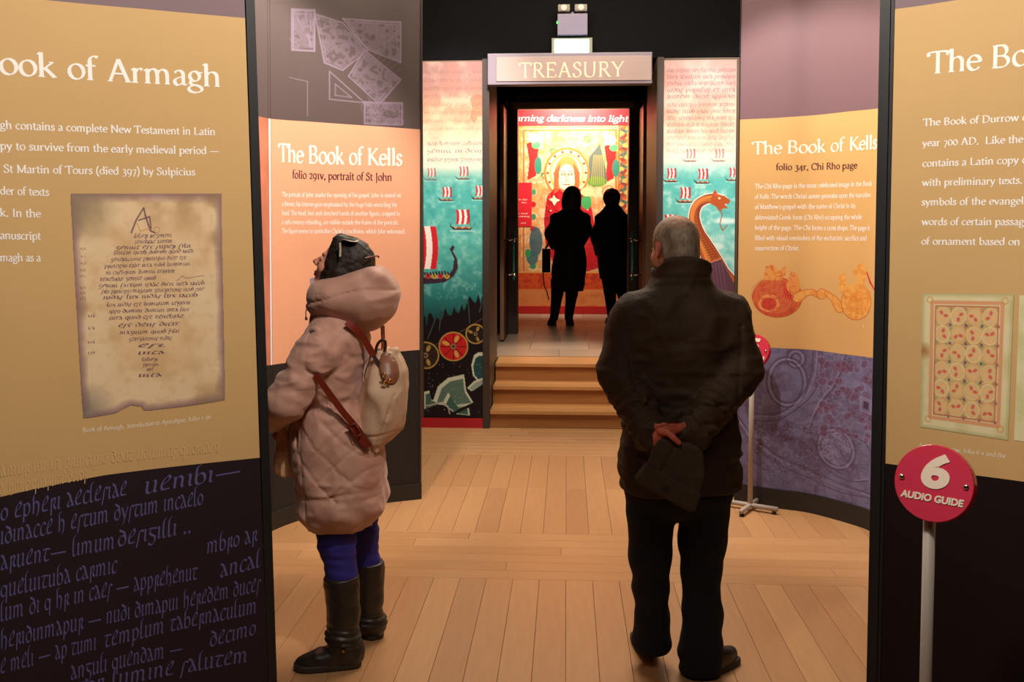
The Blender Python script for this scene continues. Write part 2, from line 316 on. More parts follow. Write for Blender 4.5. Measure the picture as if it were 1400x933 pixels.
def panel_mesh(name, wall, s0, s1, rows, mats, parent=None, thick=.03, ns=24, off=0.0, edge=None):
    """slab following wall; rows = list of z or z(s), bottom to top; mats[i] is the print between row i and i+1"""
    q_ = [x for x in wall.s if s0+1e-4 < x < s1-1e-4]; Q = np.array([s0]+q_+[s1]) if len(wall.s) > 2 and not wall.lean*0 else np.linspace(s0, s1, ns+1); ns = len(Q)-1; v = []; f = []; mi = []
    rr = [(r if callable(r) else (lambda q, r=r: r)) for r in rows]; nr_ = len(rr)
    for q in Q:
        for r in rr: v.append(wall.P(q, r(q), off))
    for q in Q:
        v.append(wall.P(q, rr[0](q), off-thick)); v.append(wall.P(q, rr[-1](q), off-thick))
    B = (ns+1)*nr_
    for i in range(ns):
        for j in range(nr_-1):
            f.append((i*nr_+j, (i+1)*nr_+j, (i+1)*nr_+j+1, i*nr_+j+1)); mi.append(j)
        e = len(mats)
        f += [(B+2*i, B+2*i+1, B+2*i+3, B+2*i+2), (i*nr_, B+2*i, B+2*i+2, (i+1)*nr_), (i*nr_+nr_-1, (i+1)*nr_+nr_-1, B+2*i+3, B+2*i+1)]; mi += [e]*3
    for i, k in ((0, 0), (ns, ns)):
        f.append(tuple([i*nr_+j for j in range(nr_)]+[B+2*k+1, B+2*k])); mi.append(len(mats))
    o = obj(name, v, f, list(mats)+[edge], parent, mi)
    bm = bmesh.new(); bm.from_mesh(o.data); bmesh.ops.recalc_face_normals(bm, faces=bm.faces[:]); bm.to_mesh(o.data); bm.free()
    return o
def text_on(wall, name, lines, m, parent, off=.0005):
    """lines: (text, (u0,v0), (u1,v1), em_metres, style dict); text is fitted between the two baseline points"""
    o = None
    for txt, p0, p1, em, st in lines:
        V = []; Fc = []
        st = dict(st); polys, wd = text_polys(txt, **st)
        s0, z0 = wall.hit(*p0); s1, z1 = wall.hit(*p1)
        if abs(s1-s0) < 1e-6: continue
        kx = (s1-s0)/wd
        for a, b in polys:
            base = len(V); n = len(a)
            for q in (a, b):
                for x, y in q: V.append(wall.P(s0+x*kx, z0+(z1-z0)*(x/wd)+y*em, off+4e-5*(len(Fc) % 13)))
            Fc += [(base+i, base+i+1, base+n+i+1, base+n+i) for i in range(n-1)]
        o = obj(name, V, Fc, m, parent)
        if parent is not None: o.matrix_parent_inverse = Matrix.Translation(-Vector(parent.location))
    return o
# ------------------------------------------------------------------ small painter: colours every vertex of a fine grid
class Ras:
    def __init__(s, u0, v0, u1, v1, k, bgc=(255, 255, 255)):
        s.u0, s.v0, s.u1, s.v1 = u0, v0, u1, v1; s.w = int((u1-u0)*k)+1; s.h = int((v1-v0)*k)+1
        s.U, s.V = np.meshgrid(np.linspace(u0, u1, s.w), np.linspace(v0, v1, s.h)); s.k = k
        s.a = np.empty((s.h, s.w, 3)); s.a[:] = bgc
    def blend(s, m, c, al=1.0):
        m = np.clip(m*al, 0, 1)[..., None]; s.a = s.a*(1-m)+np.asarray(c, float)*m
    def grad(s, stops):                                   # vertical gradient
        vs = [a for a, _ in stops]; cs = np.array([c for _, c in stops], float)
        for i in range(3): s.a[..., i] = np.interp(s.V[:, 0], vs, cs[:, i])[:, None]
    def noise(s, sc, seed=0, oct_=4):
        r = np.random.default_rng(seed); out = np.zeros_like(s.U); amp = 1; tot = 0
        for o in range(oct_):
            gx = int((s.u1-s.u0)/sc)+3; gy = int((s.v1-s.v0)/sc)+3; g = r.random((gy, gx))
            x = (s.U-s.u0)/sc; y = (s.V-s.v0)/sc; i = x.astype(int); j = y.astype(int); fx = x-i; fy = y-j
            fx = fx*fx*(3-2*fx); fy = fy*fy*(3-2*fy)
            out += amp*((g[j, i]*(1-fx)+g[j, i+1]*fx)*(1-fy)+(g[j+1, i]*(1-fx)+g[j+1, i+1]*fx)*fy); tot += amp; amp *= .5; sc = sc/2
        return out/tot
    def win(s, x0, y0, x1, y1, pad=2):
        i0 = max(0, int((x0-pad-s.u0)*s.k)); i1 = min(s.w, int((x1+pad-s.u0)*s.k)+2); j0 = max(0, int((y0-pad-s.v0)*s.k)); j1 = min(s.h, int((y1+pad-s.v0)*s.k)+2)
        return slice(j0, max(j0, j1)), slice(i0, max(i0, i1))
    def contour(s, mask, sc, seed, c, al=.8, wd=.03, lv=(.4, .5, .6)):   # knot-like linework from level lines
        n = s.noise(sc, seed, 2)
        for l in lv: s.blend(np.clip(1.6-np.abs(n-l)/wd, 0, 1)*mask, c, al)
    def inside(s, pts):
        m = np.zeros(s.U.shape, bool); n = len(pts)
        for i in range(n):
            x0, y0 = pts[i]; x1, y1 = pts[(i+1) % n]
            if y0 != y1: m ^= ((y0 > s.V) != (y1 > s.V)) & (s.U < (x1-x0)*(s.V-y0)/(y1-y0)+x0)
        return m
    def put(s, sl, m, c, al):
        m = np.clip(m*al, 0, 1)[..., None]; s.a[sl] = s.a[sl]*(1-m)+np.asarray(c, float)*m
    def poly(s, pts, c, al=1.0):
        p = np.array(pts, float); sl = s.win(p[:, 0].min(), p[:, 1].min(), p[:, 0].max(), p[:, 1].max())
        U, V = s.U[sl], s.V[sl]; ins = np.zeros(U.shape, bool); n = len(p)
        for i in range(n):
            x0, y0 = p[i]; x1, y1 = p[(i+1) % n]
            if y0 == y1: continue
            ins ^= ((y0 > V) != (y1 > V)) & (U < (x1-x0)*(V-y0)/(y1-y0)+x0)
        s.put(sl, ins.astype(float), c, al)
    def ell(s, cx, cy, rx, ry, c, al=1.0, rot=0.0, soft=0.0, ring=0.0):
        r = max(rx, ry)+2+ring; sl = s.win(cx-r, cy-r, cx+r, cy+r); dx, dy = s.U[sl]-cx, s.V[sl]-cy; co, si = math.cos(rot), math.sin(rot)
        x = (dx*co+dy*si)/rx; y = (-dx*si+dy*co)/ry; d = (np.sqrt(x*x+y*y)-1)*min(rx, ry)
        e = max(soft, .6/s.k)
        if ring > 0: m = np.clip(.5-(np.abs(d)-ring/2)/e, 0, 1)
        else: m = np.clip(.5-d/e, 0, 1)
        s.put(sl, m, c, al)
    def line(s, pts, wd, c, al=1.0):
        p = np.array(pts, float); wd = np.full(len(p), wd) if np.isscalar(wd) else np.array(wd, float)
        for i in range(len(p)-1):
            a, b = p[i], p[i+1]; m_ = wd.max(); sl = s.win(min(a[0], b[0])-m_, min(a[1], b[1])-m_, max(a[0], b[0])+m_, max(a[1], b[1])+m_)
            U, V = s.U[sl]-a[0], s.V[sl]-a[1]; e = b-a; L2 = e@e+1e-9; t = np.clip((U*e[0]+V*e[1])/L2, 0, 1)
            d = np.hypot(U-t*e[0], V-t*e[1])-(wd[i]+(wd[i+1]-wd[i])*t)/2; s.put(sl, np.clip(.5-d*s.k, 0, 1), c, al)
    def text(s, txt, x0, y, x1, em, c, al=1.0, slope=0.0, **st):
        polys, wd = text_polys(txt, seg=8, **st); k = (x1-x0)/wd
        for a, b in polys:
            q = np.vstack([a, b[::-1]]); s.poly([(x0+x_*k, y-y_*em+slope*x_*k) for x_, y_ in q], c, al)
    def mesh(s, name, fn, m, parent, mask=None):          # fn(u,v)->3D point, vectorised over grid via callable on fractions
        fx = (s.U-s.u0)/(s.u1-s.u0); fy = (s.V-s.v0)/(s.v1-s.v0); V = fn(fx, fy).reshape(-1, 3)
        i, j = np.meshgrid(np.arange(s.w-1), np.arange(s.h-1)); b = (j*s.w+i)
        if mask is not None: b = b[mask[:-1, :-1] & mask[1:, 1:]]
        b = b.ravel(); Q = np.stack([b, b+s.w, b+s.w+1, b+1], 1)
        o = None; me = bpy.data.meshes.new(name); used = np.zeros(len(V), bool); used[Q.ravel()] = True
        idx = np.cumsum(used)-1; V2 = V[used]; Q = idx[Q]; C = lin(np.clip(s.a, 0, 255)).reshape(-1, 3)[used]
        o = fobj(name, V2, Q, m, parent, smooth=False)
        at = o.data.color_attributes.new('Col', 'FLOAT_COLOR', 'POINT')
        at.data.foreach_set('color', np.concatenate([C, np.ones((len(C), 1))], 1).astype(np.float32).ravel()); return o
def wall_patch(wall, c00, c10, c01, c11, off=.001):       # corner pixels TL, TR, BL, BR -> mapping of fractions onto the wall
    h = [wall.hit(*c) for c in (c00, c10, c01, c11)]
    Ps = wall
    def fn(fx, fy):
        s_ = (h[0][0]*(1-fx)+h[1][0]*fx)*(1-fy)+(h[2][0]*(1-fx)+h[3][0]*fx)*fy
        z_ = (h[0][1]*(1-fx)+h[1][1]*fx)*(1-fy)+(h[2][1]*(1-fx)+h[3][1]*fx)*fy
        q = s_+Ps.lean*(z_-Ps.zr)
        n0 = np.interp(q, Ps.s, Ps.n[:, 0]); n1 = np.interp(q, Ps.s, Ps.n[:, 1]); nl = np.hypot(n0, n1)
        ex = np.minimum(q, 0); ex2 = np.maximum(q-Ps.L, 0)
        X = np.interp(q, Ps.s, Ps.p[:, 0])+Ps.t[0, 0]*ex+Ps.t[-1, 0]*ex2; Y = np.interp(q, Ps.s, Ps.p[:, 1])+Ps.t[0, 1]*ex+Ps.t[-1, 1]*ex2
        return np.stack([X+n0/nl*off, Y+n1/nl*off, z_], -1)
    return fn
PRINT = mat('printed_art', (255, 255, 255), .5, attr=True, spec=.3)
# ================================================================== THE SETTING
M_black = mat('black_paint', (24, 22, 22), .55, .1, 4)
M_dark = mat('dark_wall_paint', (15, 15, 18), .85, .08, 2, spec=.15)
M_gap = mat('floor_gap', (104, 68, 40), .9)
WOODS = [mat('oak_board_%s' % n, c, .38, .07, 5, .02, 40, stretch=st, spec=.5) for n, c, st in
         (('a', (186, 139, 96), (9, .7, 1)), ('b', (182, 134, 91), (9, .7, 1)), ('c', (189, 143, 99), (9, .7, 1)), ('d', (178, 132, 91), (9, .7, 1)))]
WOODX = [mat('oak_cross_board_%s' % n, c, .36, .07, 5, .02, 40, stretch=(.7, 9, 1), spec=.5) for n, c in
         (('a', (186, 139, 95)), ('b', (181, 135, 91)), ('c', (190, 144, 100)))]
FY = 7.98
# floor slab with recessed joints, boards as single parts
mb = MB(); mb.box((-4, -2.5, -.06), (4, FY+.1, -.012)); floor = tag(mb.build('floor', M_gap), kind='structure')
BOARD = {}
def board(x0, x1, y0, y1, m, parent):
    g = .0007; key = (round(x1-x0, 3), round(y1-y0, 3), m.name)
    if key not in BOARD:
        a, b = (x1-x0)/2-g, (y1-y0)/2-g; c = .0009; t = .012
        vs = [(-a, -b, -t), (a, -b, -t), (a, b, -t), (-a, b, -t), (-a, -b, -c), (a, -b, -c), (a, b, -c), (-a, b, -c),
              (-a+c, -b+c, 0), (a-c, -b+c, 0), (a-c, b-c, 0), (-a+c, b-c, 0)]
        fs = [(0, 1, 5, 4), (1, 2, 6, 5), (2, 3, 7, 6), (3, 0, 4, 7), (4, 5, 9, 8), (5, 6, 10, 9), (6, 7, 11, 10), (7, 4, 8, 11), (8, 9, 10, 11)]
        o = obj('floorboard', vs, fs, m, parent); BOARD[key] = o.data
    else:
        o = bpy.data.objects.new('floorboard', BOARD[key]); COL.objects.link(o); o.parent = parent
    o.location = ((x0+x1)/2, (y0+y1)/2, 0)
BW = .1265
r_ = random.Random(3)
def long_zone(y0, y1, x0, x1, lens):
    i = int(math.floor(x0/BW))
    while i*BW < x1:
        y = y0; off = r_.choice(lens)*.5
        first = True
        while y < y1-1e-6:
            L_ = off if first and off < y1-y0 else r_.choice(lens); first = False
            e = min(y1, y+L_)
            if y1-e < .3: e = y1
            board(i*BW, (i+1)*BW, y, e, r_.choice(WOODS), floor); y = e
        i += 1
def cross_zone(y0, y1, x0, x1, n):
    h = (y1-y0)/n
    for j in range(n):
        x = x0-r_.random()*.9
        while x < x1:
            L_ = r_.choice((1.2, 1.6, 2.0)); board(x, x+L_, y0+j*h, y0+(j+1)*h, r_.choice(WOODX), floor); x += L_
long_zone(1.4, 4.46, -2.05, 2.3, (3.06,))
cross_zone(4.46, 5.16, -2.1, 2.3, 6)
long_zone(5.16, 7.02, -1.65, 2.1, (1.86,))
cross_zone(7.02, FY+.03, -1.7, 2.0, 8)
# room shell
def wallbox(name, lo, hi, m=M_dark):
    mb = MB(); mb.box(lo, hi); return tag(mb.build(name, m), kind='structure')
wallbox('wall_left', (-4.1, -2.5, 0), (-4, 14.3, 4.4)); wallbox('wall_right', (4, -2.5, 0), (4.1, 14.3, 4.4))
wallbox('wall_back', (-4, -2.6, 0), (4, -2.5, 4.4)); wallbox('ceiling', (-4.1, -2.6, 4.4), (4.1, 14.3, 4.5))
wallbox('wall_upper', (-4, 8.12, 3.13), (4, 8.24, 4.4))
wallbox('wall_front_left', (-4, 8.12, 0), (-1.62, 8.24, 3.13)); wallbox('wall_front_right', (1.82, 8.12, 0), (4, 8.24, 3.13))
# treasury doorway wall
DY = 11.2; DX0, DX1 = -.577, .716
mb = MB(); mb.box((-4, DY, .47), (DX0-.13, DY+.15, 4.4)); mb.box((DX1+.15, DY, .47), (4, DY+.15, 4.4)); mb.box((DX0-.13, DY, 3.27), (DX1+.15, DY+.15, 4.4))
tag(mb.build('wall_doorway', M_dark), kind='structure')
M_frame = mat('dark_brown_door_frame', (52, 33, 22), .45, .1, 6)
M_frame2 = mat('brown_wood_strip', (122, 84, 58), .45, .1, 6)
fr = empty('trim_1', (DX0, DY, .47)); tag(fr, kind='structure')
def part(name, m, parent, lo, hi, bev=0.0):
    mb = MB(); l = Vector(parent.location) if parent is not None else Vector((0, 0, 0))
    mb.box(tuple(Vector(lo)-l), tuple(Vector(hi)-l), 0, bev); return mb.build(name, m, parent)
part('door_jamb', M_frame, fr, (DX0-.12, DY-.06, .47), (DX0, DY+.16, 3.27), .004)
part('door_jamb', M_frame, fr, (DX1, DY-.06, .47), (DX1+.14, DY+.16, 3.27), .004)
part('door_head', M_frame, fr, (DX0-.12, DY-.06, 3.18), (DX1+.14, DY+.16, 3.27), .004)
part('door_closer', mat('closer_brown', (112, 92, 78), .5), fr, (DX0-.06, DY-.10, 3.10), (DX1+.05, DY-.02, 3.175), .01)
part('jamb_lining', M_frame2, fr, (DX0-.145, DY-.07, .47), (DX0-.12, DY+.16, 3.2)); part('jamb_lining', M_frame2, fr, (DX1+.14, DY-.07, .47), (DX1+.165, DY+.16, 3.2))
# passage side walls and upper floor
wallbox('wall_passage_left', (-1.0, 9.05, 0), (-.80, DY, 4.4)); wallbox('wall_passage_right', (.98, 9.05, 0), (1.15, DY, 4.4))
M_stone = [mat('pale_stone_%s' % n, c, .3, .07, 3, spec=.5) for n, c in (('a', (176, 152, 128)), ('b', (168, 144, 121)), ('c', (184, 160, 136)))]
mb = MB(); mb.box((-4, 9.1, .3), (4, 14.2, .462)); mb.box((-.64, 8.72, .3), (.73, 9.1, .455)); fl2 = tag(mb.build('floor_treasury', mat('grout', (120, 102, 86), .8)), kind='structure')
TB = {}
for j, (ya, yb) in enumerate([(9.10+i*.61, 9.10+(i+1)*.61) for i in range(8)]):
    for i in range(6):
        xa = -1.9+i*.61+(.3 if j % 2 else 0)
        m = M_stone[(i*2+j) % 3]
        if m.name not in TB:
            a = .3035; c = .002
            vs = [(-a, -a, -.008), (a, -a, -.008), (a, a, -.008), (-a, a, -.008), (-a+c, -a+c, 0), (a-c, -a+c, 0), (a-c, a-c, 0), (-a+c, a-c, 0)]
            o = obj('stone_tile', vs, [(0, 1, 5, 4), (1, 2, 6, 5), (2, 3, 7, 6), (3, 0, 4, 7), (4, 5, 6, 7)], m, fl2); TB[m.name] = o.data
        else:
            o = bpy.data.objects.new('stone_tile', TB[m.name]); COL.objects.link(o); o.parent = fl2
        o.location = (xa+.305, (ya+yb)/2, .47)
# steps: each tread and riser its own part
stairs = empty('wooden_steps', (.05, FY, 0), 0, 'three wide oak steps climbing to the doorway under the lit sign', 'steps')
M_tread = mat('oak_tread', (196, 142, 88), .32, .14, 4, .03, 40, stretch=(.8, 9, 1)); M_riser = mat('oak_riser', (168, 112, 62), .42, .16, 4, .03, 40, stretch=(.8, 2, 9))
SX0, SX1 = -.648, .738
for i, (y, z, d) in enumerate(((8.02, .15, .34), (8.33, .31, .34), (8.64, .47, .50))):
    zb = (0, .15, .31)[i]
    part('riser', M_riser, stairs, (SX0, y, zb), (SX1, y+.02, z-.03))
    part('tread', M_tread, stairs, (SX0, y-.03, z-.032), (SX1, y+d, z), .005)
# ================================================================== MURAL BOXES EITHER SIDE OF THE STEPS
M_edge = mat('panel_edge', (62, 50, 46), .5); M_red = mat('red_base', (176, 26, 40), .5, .05)
M_return = mat('return_paint', (92, 74, 58), .45, .06, 3)
def mural_box(x0, x1, label):
    r = empty('mural_panel', ((x0+x1)/2, FY, 0), 0, label, 'display panel', 'viking ship mural panels beside the steps')
    part('carcass', M_return, r, (x0, FY+.012, 0), (x1, FY+1.0, 3.10))
    return r
mural_l = mural_box(-1.62, -.66, 'tall sea mural with red and yellow round shields, left of the steps')
mural_r = mural_box(.74, 1.82, 'tall sea mural with orange dragon prow under manuscript writing')
for r, a, b in ((mural_l, -.707, -.65), (mural_r, .745, .793)):
    part('edge_strip', M_edge, r, (a, FY-.012, .0), (b, FY+.014, 3.105))
part('red_base', M_red, mural_l, (-1.62, FY-.004, 0), (-.707, FY+.012, .085)); part('red_base', M_red, mural_r, (.793, FY-.004, 0), (1.82, FY+.012, .085))
def flatmap(y, u0, u1, vt, vb):
    a = atY(u0, vt, y); b = atY(u1, vt, y); c = atY(u0, vb, y); d = atY(u1, vb, y)
    x0 = (a[0]+c[0])/2; x1 = (b[0]+d[0])/2; zt = (a[2]+b[2])/2; zb = (c[2]+d[2])/2
    return (lambda fx, fy: np.stack([x0+(x1-x0)*fx, np.full_like(fx, y), zt+(zb-zt)*fy], -1)), (x0, x1, zb, zt)
def striped_sail(ra, x0, x1, y0, y1, n=3, bulge=2.0, al=1.0):
    k = 2*n-1
    for i in range(k):
        a, b = x0+(x1-x0)*i/k, x0+(x1-x0)*(i+1)/k; c = (206, 34, 48) if i % 2 == 0 else (250, 240, 232)
        L_ = [(a+bulge*math.sin(PI*t)*.8, y0+(y1-y0)*t) for t in np.linspace(0, 1, 7)]; Rr = [(b+bulge*math.sin(PI*t)*.8, y0+(y1-y0)*t) for t in np.linspace(1, 0, 7)]
        ra.poly(L_+Rr, c, al)
def ship(ra, cx, y, s, al=1.0, n=3):
    striped_sail(ra, cx-7*s, cx+7*s, y-19*s, y-3*s, n, 1.6*s, al)
    ra.line([(cx+7.5*s, y-19*s), (cx+8.5*s, y-2*s)], .6*s, (70, 60, 70), al)
    ra.poly([(cx-14*s, y-6*s), (cx-12*s, y-1*s), (cx-8*s, y+1*s), (cx+10*s, y+1*s), (cx+13*s, y-2*s), (cx+15*s, y-7*s), (cx+12*s, y-1*s), (cx+9*s, y+3.4*s), (cx-9*s, y+3.4*s), (cx-13*s, y)], (52, 40, 58), al)
    for i in range(5): ra.ell(cx-7*s+i*3.6*s, y+.8*s, 1.3*s, 1.3*s, (210, 60, 50) if i % 2 else (214, 160, 60), al)
    ra.line([(cx-13*s, y+4.5*s), (cx+13*s, y+4.5*s)], 1.2*s, (226, 240, 234), al*.6)
rs = random.Random(11)
VOC = 'in principio erat uerbum et deus quod factum est nihil sine ipso uita lux hominum tenebrae dicit regnum caelorum angelus domini super terram populus magnum liber generationis filii dauid abraham autem genuit isaac iacob iudas fratres eius'.split()
def latin(n): return ' '.join(rs.choice(VOC) for _ in range(n))
# --- left mural
ra = Ras(579, 84, 661, 571, 1.45)
ra.grad([(84, (168, 126, 122)), (120, (172, 128, 118)), (150, (205, 158, 128)), (175, (238, 200, 168)), (205, (244, 218, 196)), (226, (214, 222, 206)), (240, (120, 190, 180)), (262, (78, 176, 170)), (330, (96, 190, 182)), (372, (70, 160, 156)), (400, (42, 128, 128)), (430, (28, 84, 88)), (571, (22, 30, 34))])
n1 = ra.noise(18, 1); n2 = ra.noise(7, 2); sea = np.clip((ra.V-232)/10, 0, 1)*np.clip((425-ra.V)/20, 0, 1)
ra.blend(np.clip((n2-.55)*5, 0, 1)*sea, (200, 236, 230), .35); ra.blend(np.clip((.45-n2)*5, 0, 1)*sea, (44, 140, 142), .35)
sky = np.clip((225-ra.V)/20, 0, 1); ra.blend(np.clip((n1-.5)*4, 0, 1)*sky, (250, 226, 196), .35); ra.blend(np.clip((.5-n1)*4, 0, 1)*sky, (186, 122, 104), .25)
ra.poly([(643, 134), (653, 128), (660, 130), (660, 158), (654, 158), (649, 168), (643, 160), (646, 148)], (196, 112, 82), .55)
for i, y in enumerate(list(range(100, 186, 11))): ra.text(latin(4), 580, y, 662, 8, (110, 70, 90), .35, thick=.09, italic=.1, script=True)
for y in (197, 207, 219): ra.text(latin(3), 584, y, 660, 9, (92, 66, 92), .6, thick=.1, italic=.1, script=True)
for cx, y, s, al in ((590, 242, .75, .55), (634, 241, .8, .7), (611, 270, .85, .95), (656, 268, .85, .95), (632, 308, 1.25, 1)): ship(ra, cx, y, s, al)
striped_sail(ra, 572, 596, 307, 366, 2, 4)
ra.poly([(570, 377), (600, 379), (612, 375), (619, 366), (621, 352), (615, 338), (619, 333), (622, 336), (619, 341), (625, 352), (626, 364), (620, 376), (608, 384), (590, 386), (570, 387)], (58, 40, 56))
for i, x in enumerate((585, 593.5, 602, 611)): ra.ell(x, 375.5, 3.8, 3.8, (206, 50, 44) if i % 2 == 0 else (196, 160, 70)); ra.ell(x, 375.5, 1.1, 1.1, (60, 30, 30))
for x in range(580, 616, 4): ra.line([(x, 369+rs.random()*2), (x+1, 373)], 2.2, (40, 30, 44))
pts = [(576, 452)]
x = 578
while x < 664: pts.append((x, 447-(x-578)*.42-rs.choice((0, 3, 9, 15))-rs.random()*3)); x += rs.choice((2, 3, 4))
ra.poly(pts+[(664, 575), (576, 575)], (22, 14, 22))
for (a, b, c, d) in ((584, 462, 596, 432), (642, 440, 640, 410), (655, 425, 660, 408), (600, 450, 603, 425)): ra.line([(a, b), (c, d)], 2.2, (24, 18, 26)); ra.line([(a, b), (c, d)], .7, (90, 130, 130))
ra.line([(579, 478), (625, 455), (662, 432)], 1.2, (120, 96, 90), .7)
def shield(cx, cy, r, c1, c2, gold=(188, 152, 78)):
    ra.ell(cx, cy, r, r, gold); ra.ell(cx, cy, r-2, r-2, c1)
    for i in range(8):
        a = i*PI/4; ra.line([(cx, cy), (cx+math.cos(a)*(r-3), cy+math.sin(a)*(r-3))], .9, (40, 16, 20))
    for i in (1, 4, 6):
        a = i*PI/4+.4; ra.ell(cx+math.cos(a)*r*.55, cy+math.sin(a)*r*.55, r*.26, r*.14, c2, 1, a)
    ra.ell(cx, cy, r*.2, r*.2, (150, 120, 90)); ra.ell(cx, cy, r*.09, r*.09, (60, 50, 50))
shield(619.5, 472.5, 20.5, (206, 34, 40), (226, 168, 84)); shield(650, 455, 14, (40, 30, 28), (170, 142, 76)); shield(581, 485, 19, (52, 40, 34), (180, 150, 80))
def crest(p, c=(126, 158, 146)): ra.poly(p, (206, 218, 200)); q = np.array(p); m = q.mean(0); ra.poly((q-m)*.82+m+[1, 1.5], c)
crest([(648, 484), (654, 480), (660, 480), (664, 520), (654, 522), (646, 512), (644, 498)], (36, 78, 84)); crest([(590, 552), (598, 528), (612, 516), (634, 511), (637, 534), (648, 552), (622, 556)], (92, 122, 112))
crest([(578, 536), (586, 534), (588, 546), (600, 552), (578, 560)], (70, 100, 98)); crest([(604, 552), (612, 536), (618, 546), (626, 556), (640, 553), (642, 568), (622, 566)], (60, 104, 96)); crest([(638, 530), (648, 520), (661, 515), (661, 522), (644, 534)], (150, 170, 160))
ra.line([(579, 556), (604, 550), (612, 556), (614, 566)], 1.8, (180, 178, 166))
for i in range(60): ra.ell(580+rs.random()*80, 495+rs.random()*70, .6, .6, (190, 200, 190), .7)
ra.line([(618, 566), (661, 545)], 4, (20, 16, 20))
mp, _ = flatmap(FY-.002, 579, 661, 84, 571); ra.mesh('mural_print', lambda a, b: mp(a, b)-np.array(mural_l.location), PRINT, mural_l)
# --- right mural
ra = Ras(906, 82, 1004.5, 560, 1.45)
ra.grad([(82, (190, 150, 146)), (115, (198, 152, 146)), (150, (206, 156, 136)), (185, (232, 196, 172)), (212, (240, 226, 206)), (228, (160, 208, 200)), (245, (92, 184, 178)), (300, (110, 196, 190)), (330, (150, 214, 208)), (400, (130, 202, 196)), (560, (60, 140, 140))])
n1 = ra.noise(24, 5); n2 = ra.noise(9, 6); sea = np.clip((ra.V-222)/10, 0, 1)
ra.blend(np.clip((n2-.55)*5, 0, 1)*sea, (232, 246, 240), .45); ra.blend(np.clip((.42-n2)*5, 0, 1)*sea, (60, 158, 160), .35)
sky = np.clip((218-ra.V)/20, 0, 1); ra.blend(np.clip((n1-.45)*4, 0, 1)*sky, (246, 222, 206), .35); ra.blend(np.clip((.5-n1)*4, 0, 1)*sky, (190, 128, 112), .25)
for i in range(13): ra.text(latin(rs.choice((4, 5))), 910, 98+i*8.9+(i > 4)*2, 1003, 9, (92, 58, 84), .62 if i < 10 else .4, thick=.1, italic=.1, script=True)
for cx, y, s, al in ((943, 217, .8, .5), (982, 217, .8, .4), (917, 244, .85, .95), (960, 246, .9, .95), (1002, 243, .85, .8), (936, 272, .95, 1), (916, 313, 1.15, 1)): ship(ra, cx, y, s, al)
ra.ell(992, 300, 16, 4, (236, 248, 244), .8, soft=3); ra.ell(978, 335, 12, 5, (236, 248, 244), .7, soft=3)
neck = catmull([(1010, 432), (992, 396), (981, 372), (972, 350), (962, 330), (953, 312), (949, 294), (953, 279), (964, 271), (977, 269), (988, 272)], 6)
wd = np.interp(np.linspace(0, 1, len(neck)), [0, .18, .3, .45, .6, .75, .9, 1], [60, 34, 25, 17, 14, 12, 12, 11])
ra.line(neck, wd+3, (238, 226, 214)); ra.line(neck, wd, (120, 60, 34)); ra.line(neck, wd-3, (186, 92, 44))
for i, (px_, py_) in enumerate(neck[12:-2]):
    wi = wd[12+i]; ra.ell(px_-wi*.15, py_, wi*.28, 1.8, (226, 140, 66), .8, .8, ring=.9); ra.ell(px_+wi*.2, py_+1, wi*.2, 1.4, (110, 44, 26), .8, -.6, ring=.8)
ra.poly([(960, 362), (986, 352), (1006, 388), (1012, 470), (972, 470), (972, 400)], (94, 62, 78)); 
for i in range(6): ra.line([(966+i*4.2, 362-i*1.2), (976+i*6, 470)], .9, (130, 92, 108), .8)
ra.line([(958, 361), (987, 351)], 2.5, (206, 120, 84))
ra.poly([(974, 262), (977, 257), (981, 264), (990, 266), (998, 272), (996, 277), (990, 277), (995, 283), (988, 283), (984, 288), (978, 280), (970, 276)], (176, 82, 40)); ra.ell(983, 269, 1.6, 1.6, (240, 220, 160)); ra.poly([(978, 262), (976, 266), (984, 266)], (220, 90, 50))
ra.line([(983, 281), (987, 292), (984, 304), (988, 313), (994, 306)], 1.4, (160, 96, 74))
mp, _ = flatmap(FY-.002, 906, 1004.5, 82, 560); ra.mesh('mural_print', lambda a, b: mp(a, b)-np.array(mural_r.location), PRINT, mural_r)
# ================================================================== TREASURY SIGN AND EXIT FITTING
M_signf = mat('sign_frame_lilac', (142, 130, 146), .4); M_signp = mat('sign_panel', (178, 156, 152), .45); M_signt = mat('sign_lettering', (250, 200, 168), .5, emit=(255, 184, 146), estr=.75)
ts = empty('treasury_sign', (.017, 7.94, 2.88), 0, 'long pale box sign lettered TREASURY above the steps', 'sign')
part('sign_box', M_signf, ts, (-.657, 7.90, 2.88), (.691, 8.02, 3.135), .006)
part('sign_panel', M_signp, ts, (-.585, 7.893, 2.905), (.683, 7.902, 3.105), .003)
class Flat(Wall): pass
wt = Wall([(-2, 7.893), (2, 7.893)])
o = text_on(wt, 'lettering', [('TREASURY', (709.5, 106.5), (853, 104.5), .182, dict(thick=.085, thin=.03, track=.035))], M_signt, ts, .002)
def fixl(o): o.matrix_parent_inverse = o.parent.matrix_world.inverted() if False else Matrix.Translation(-Vector(o.parent.location)) ; return o

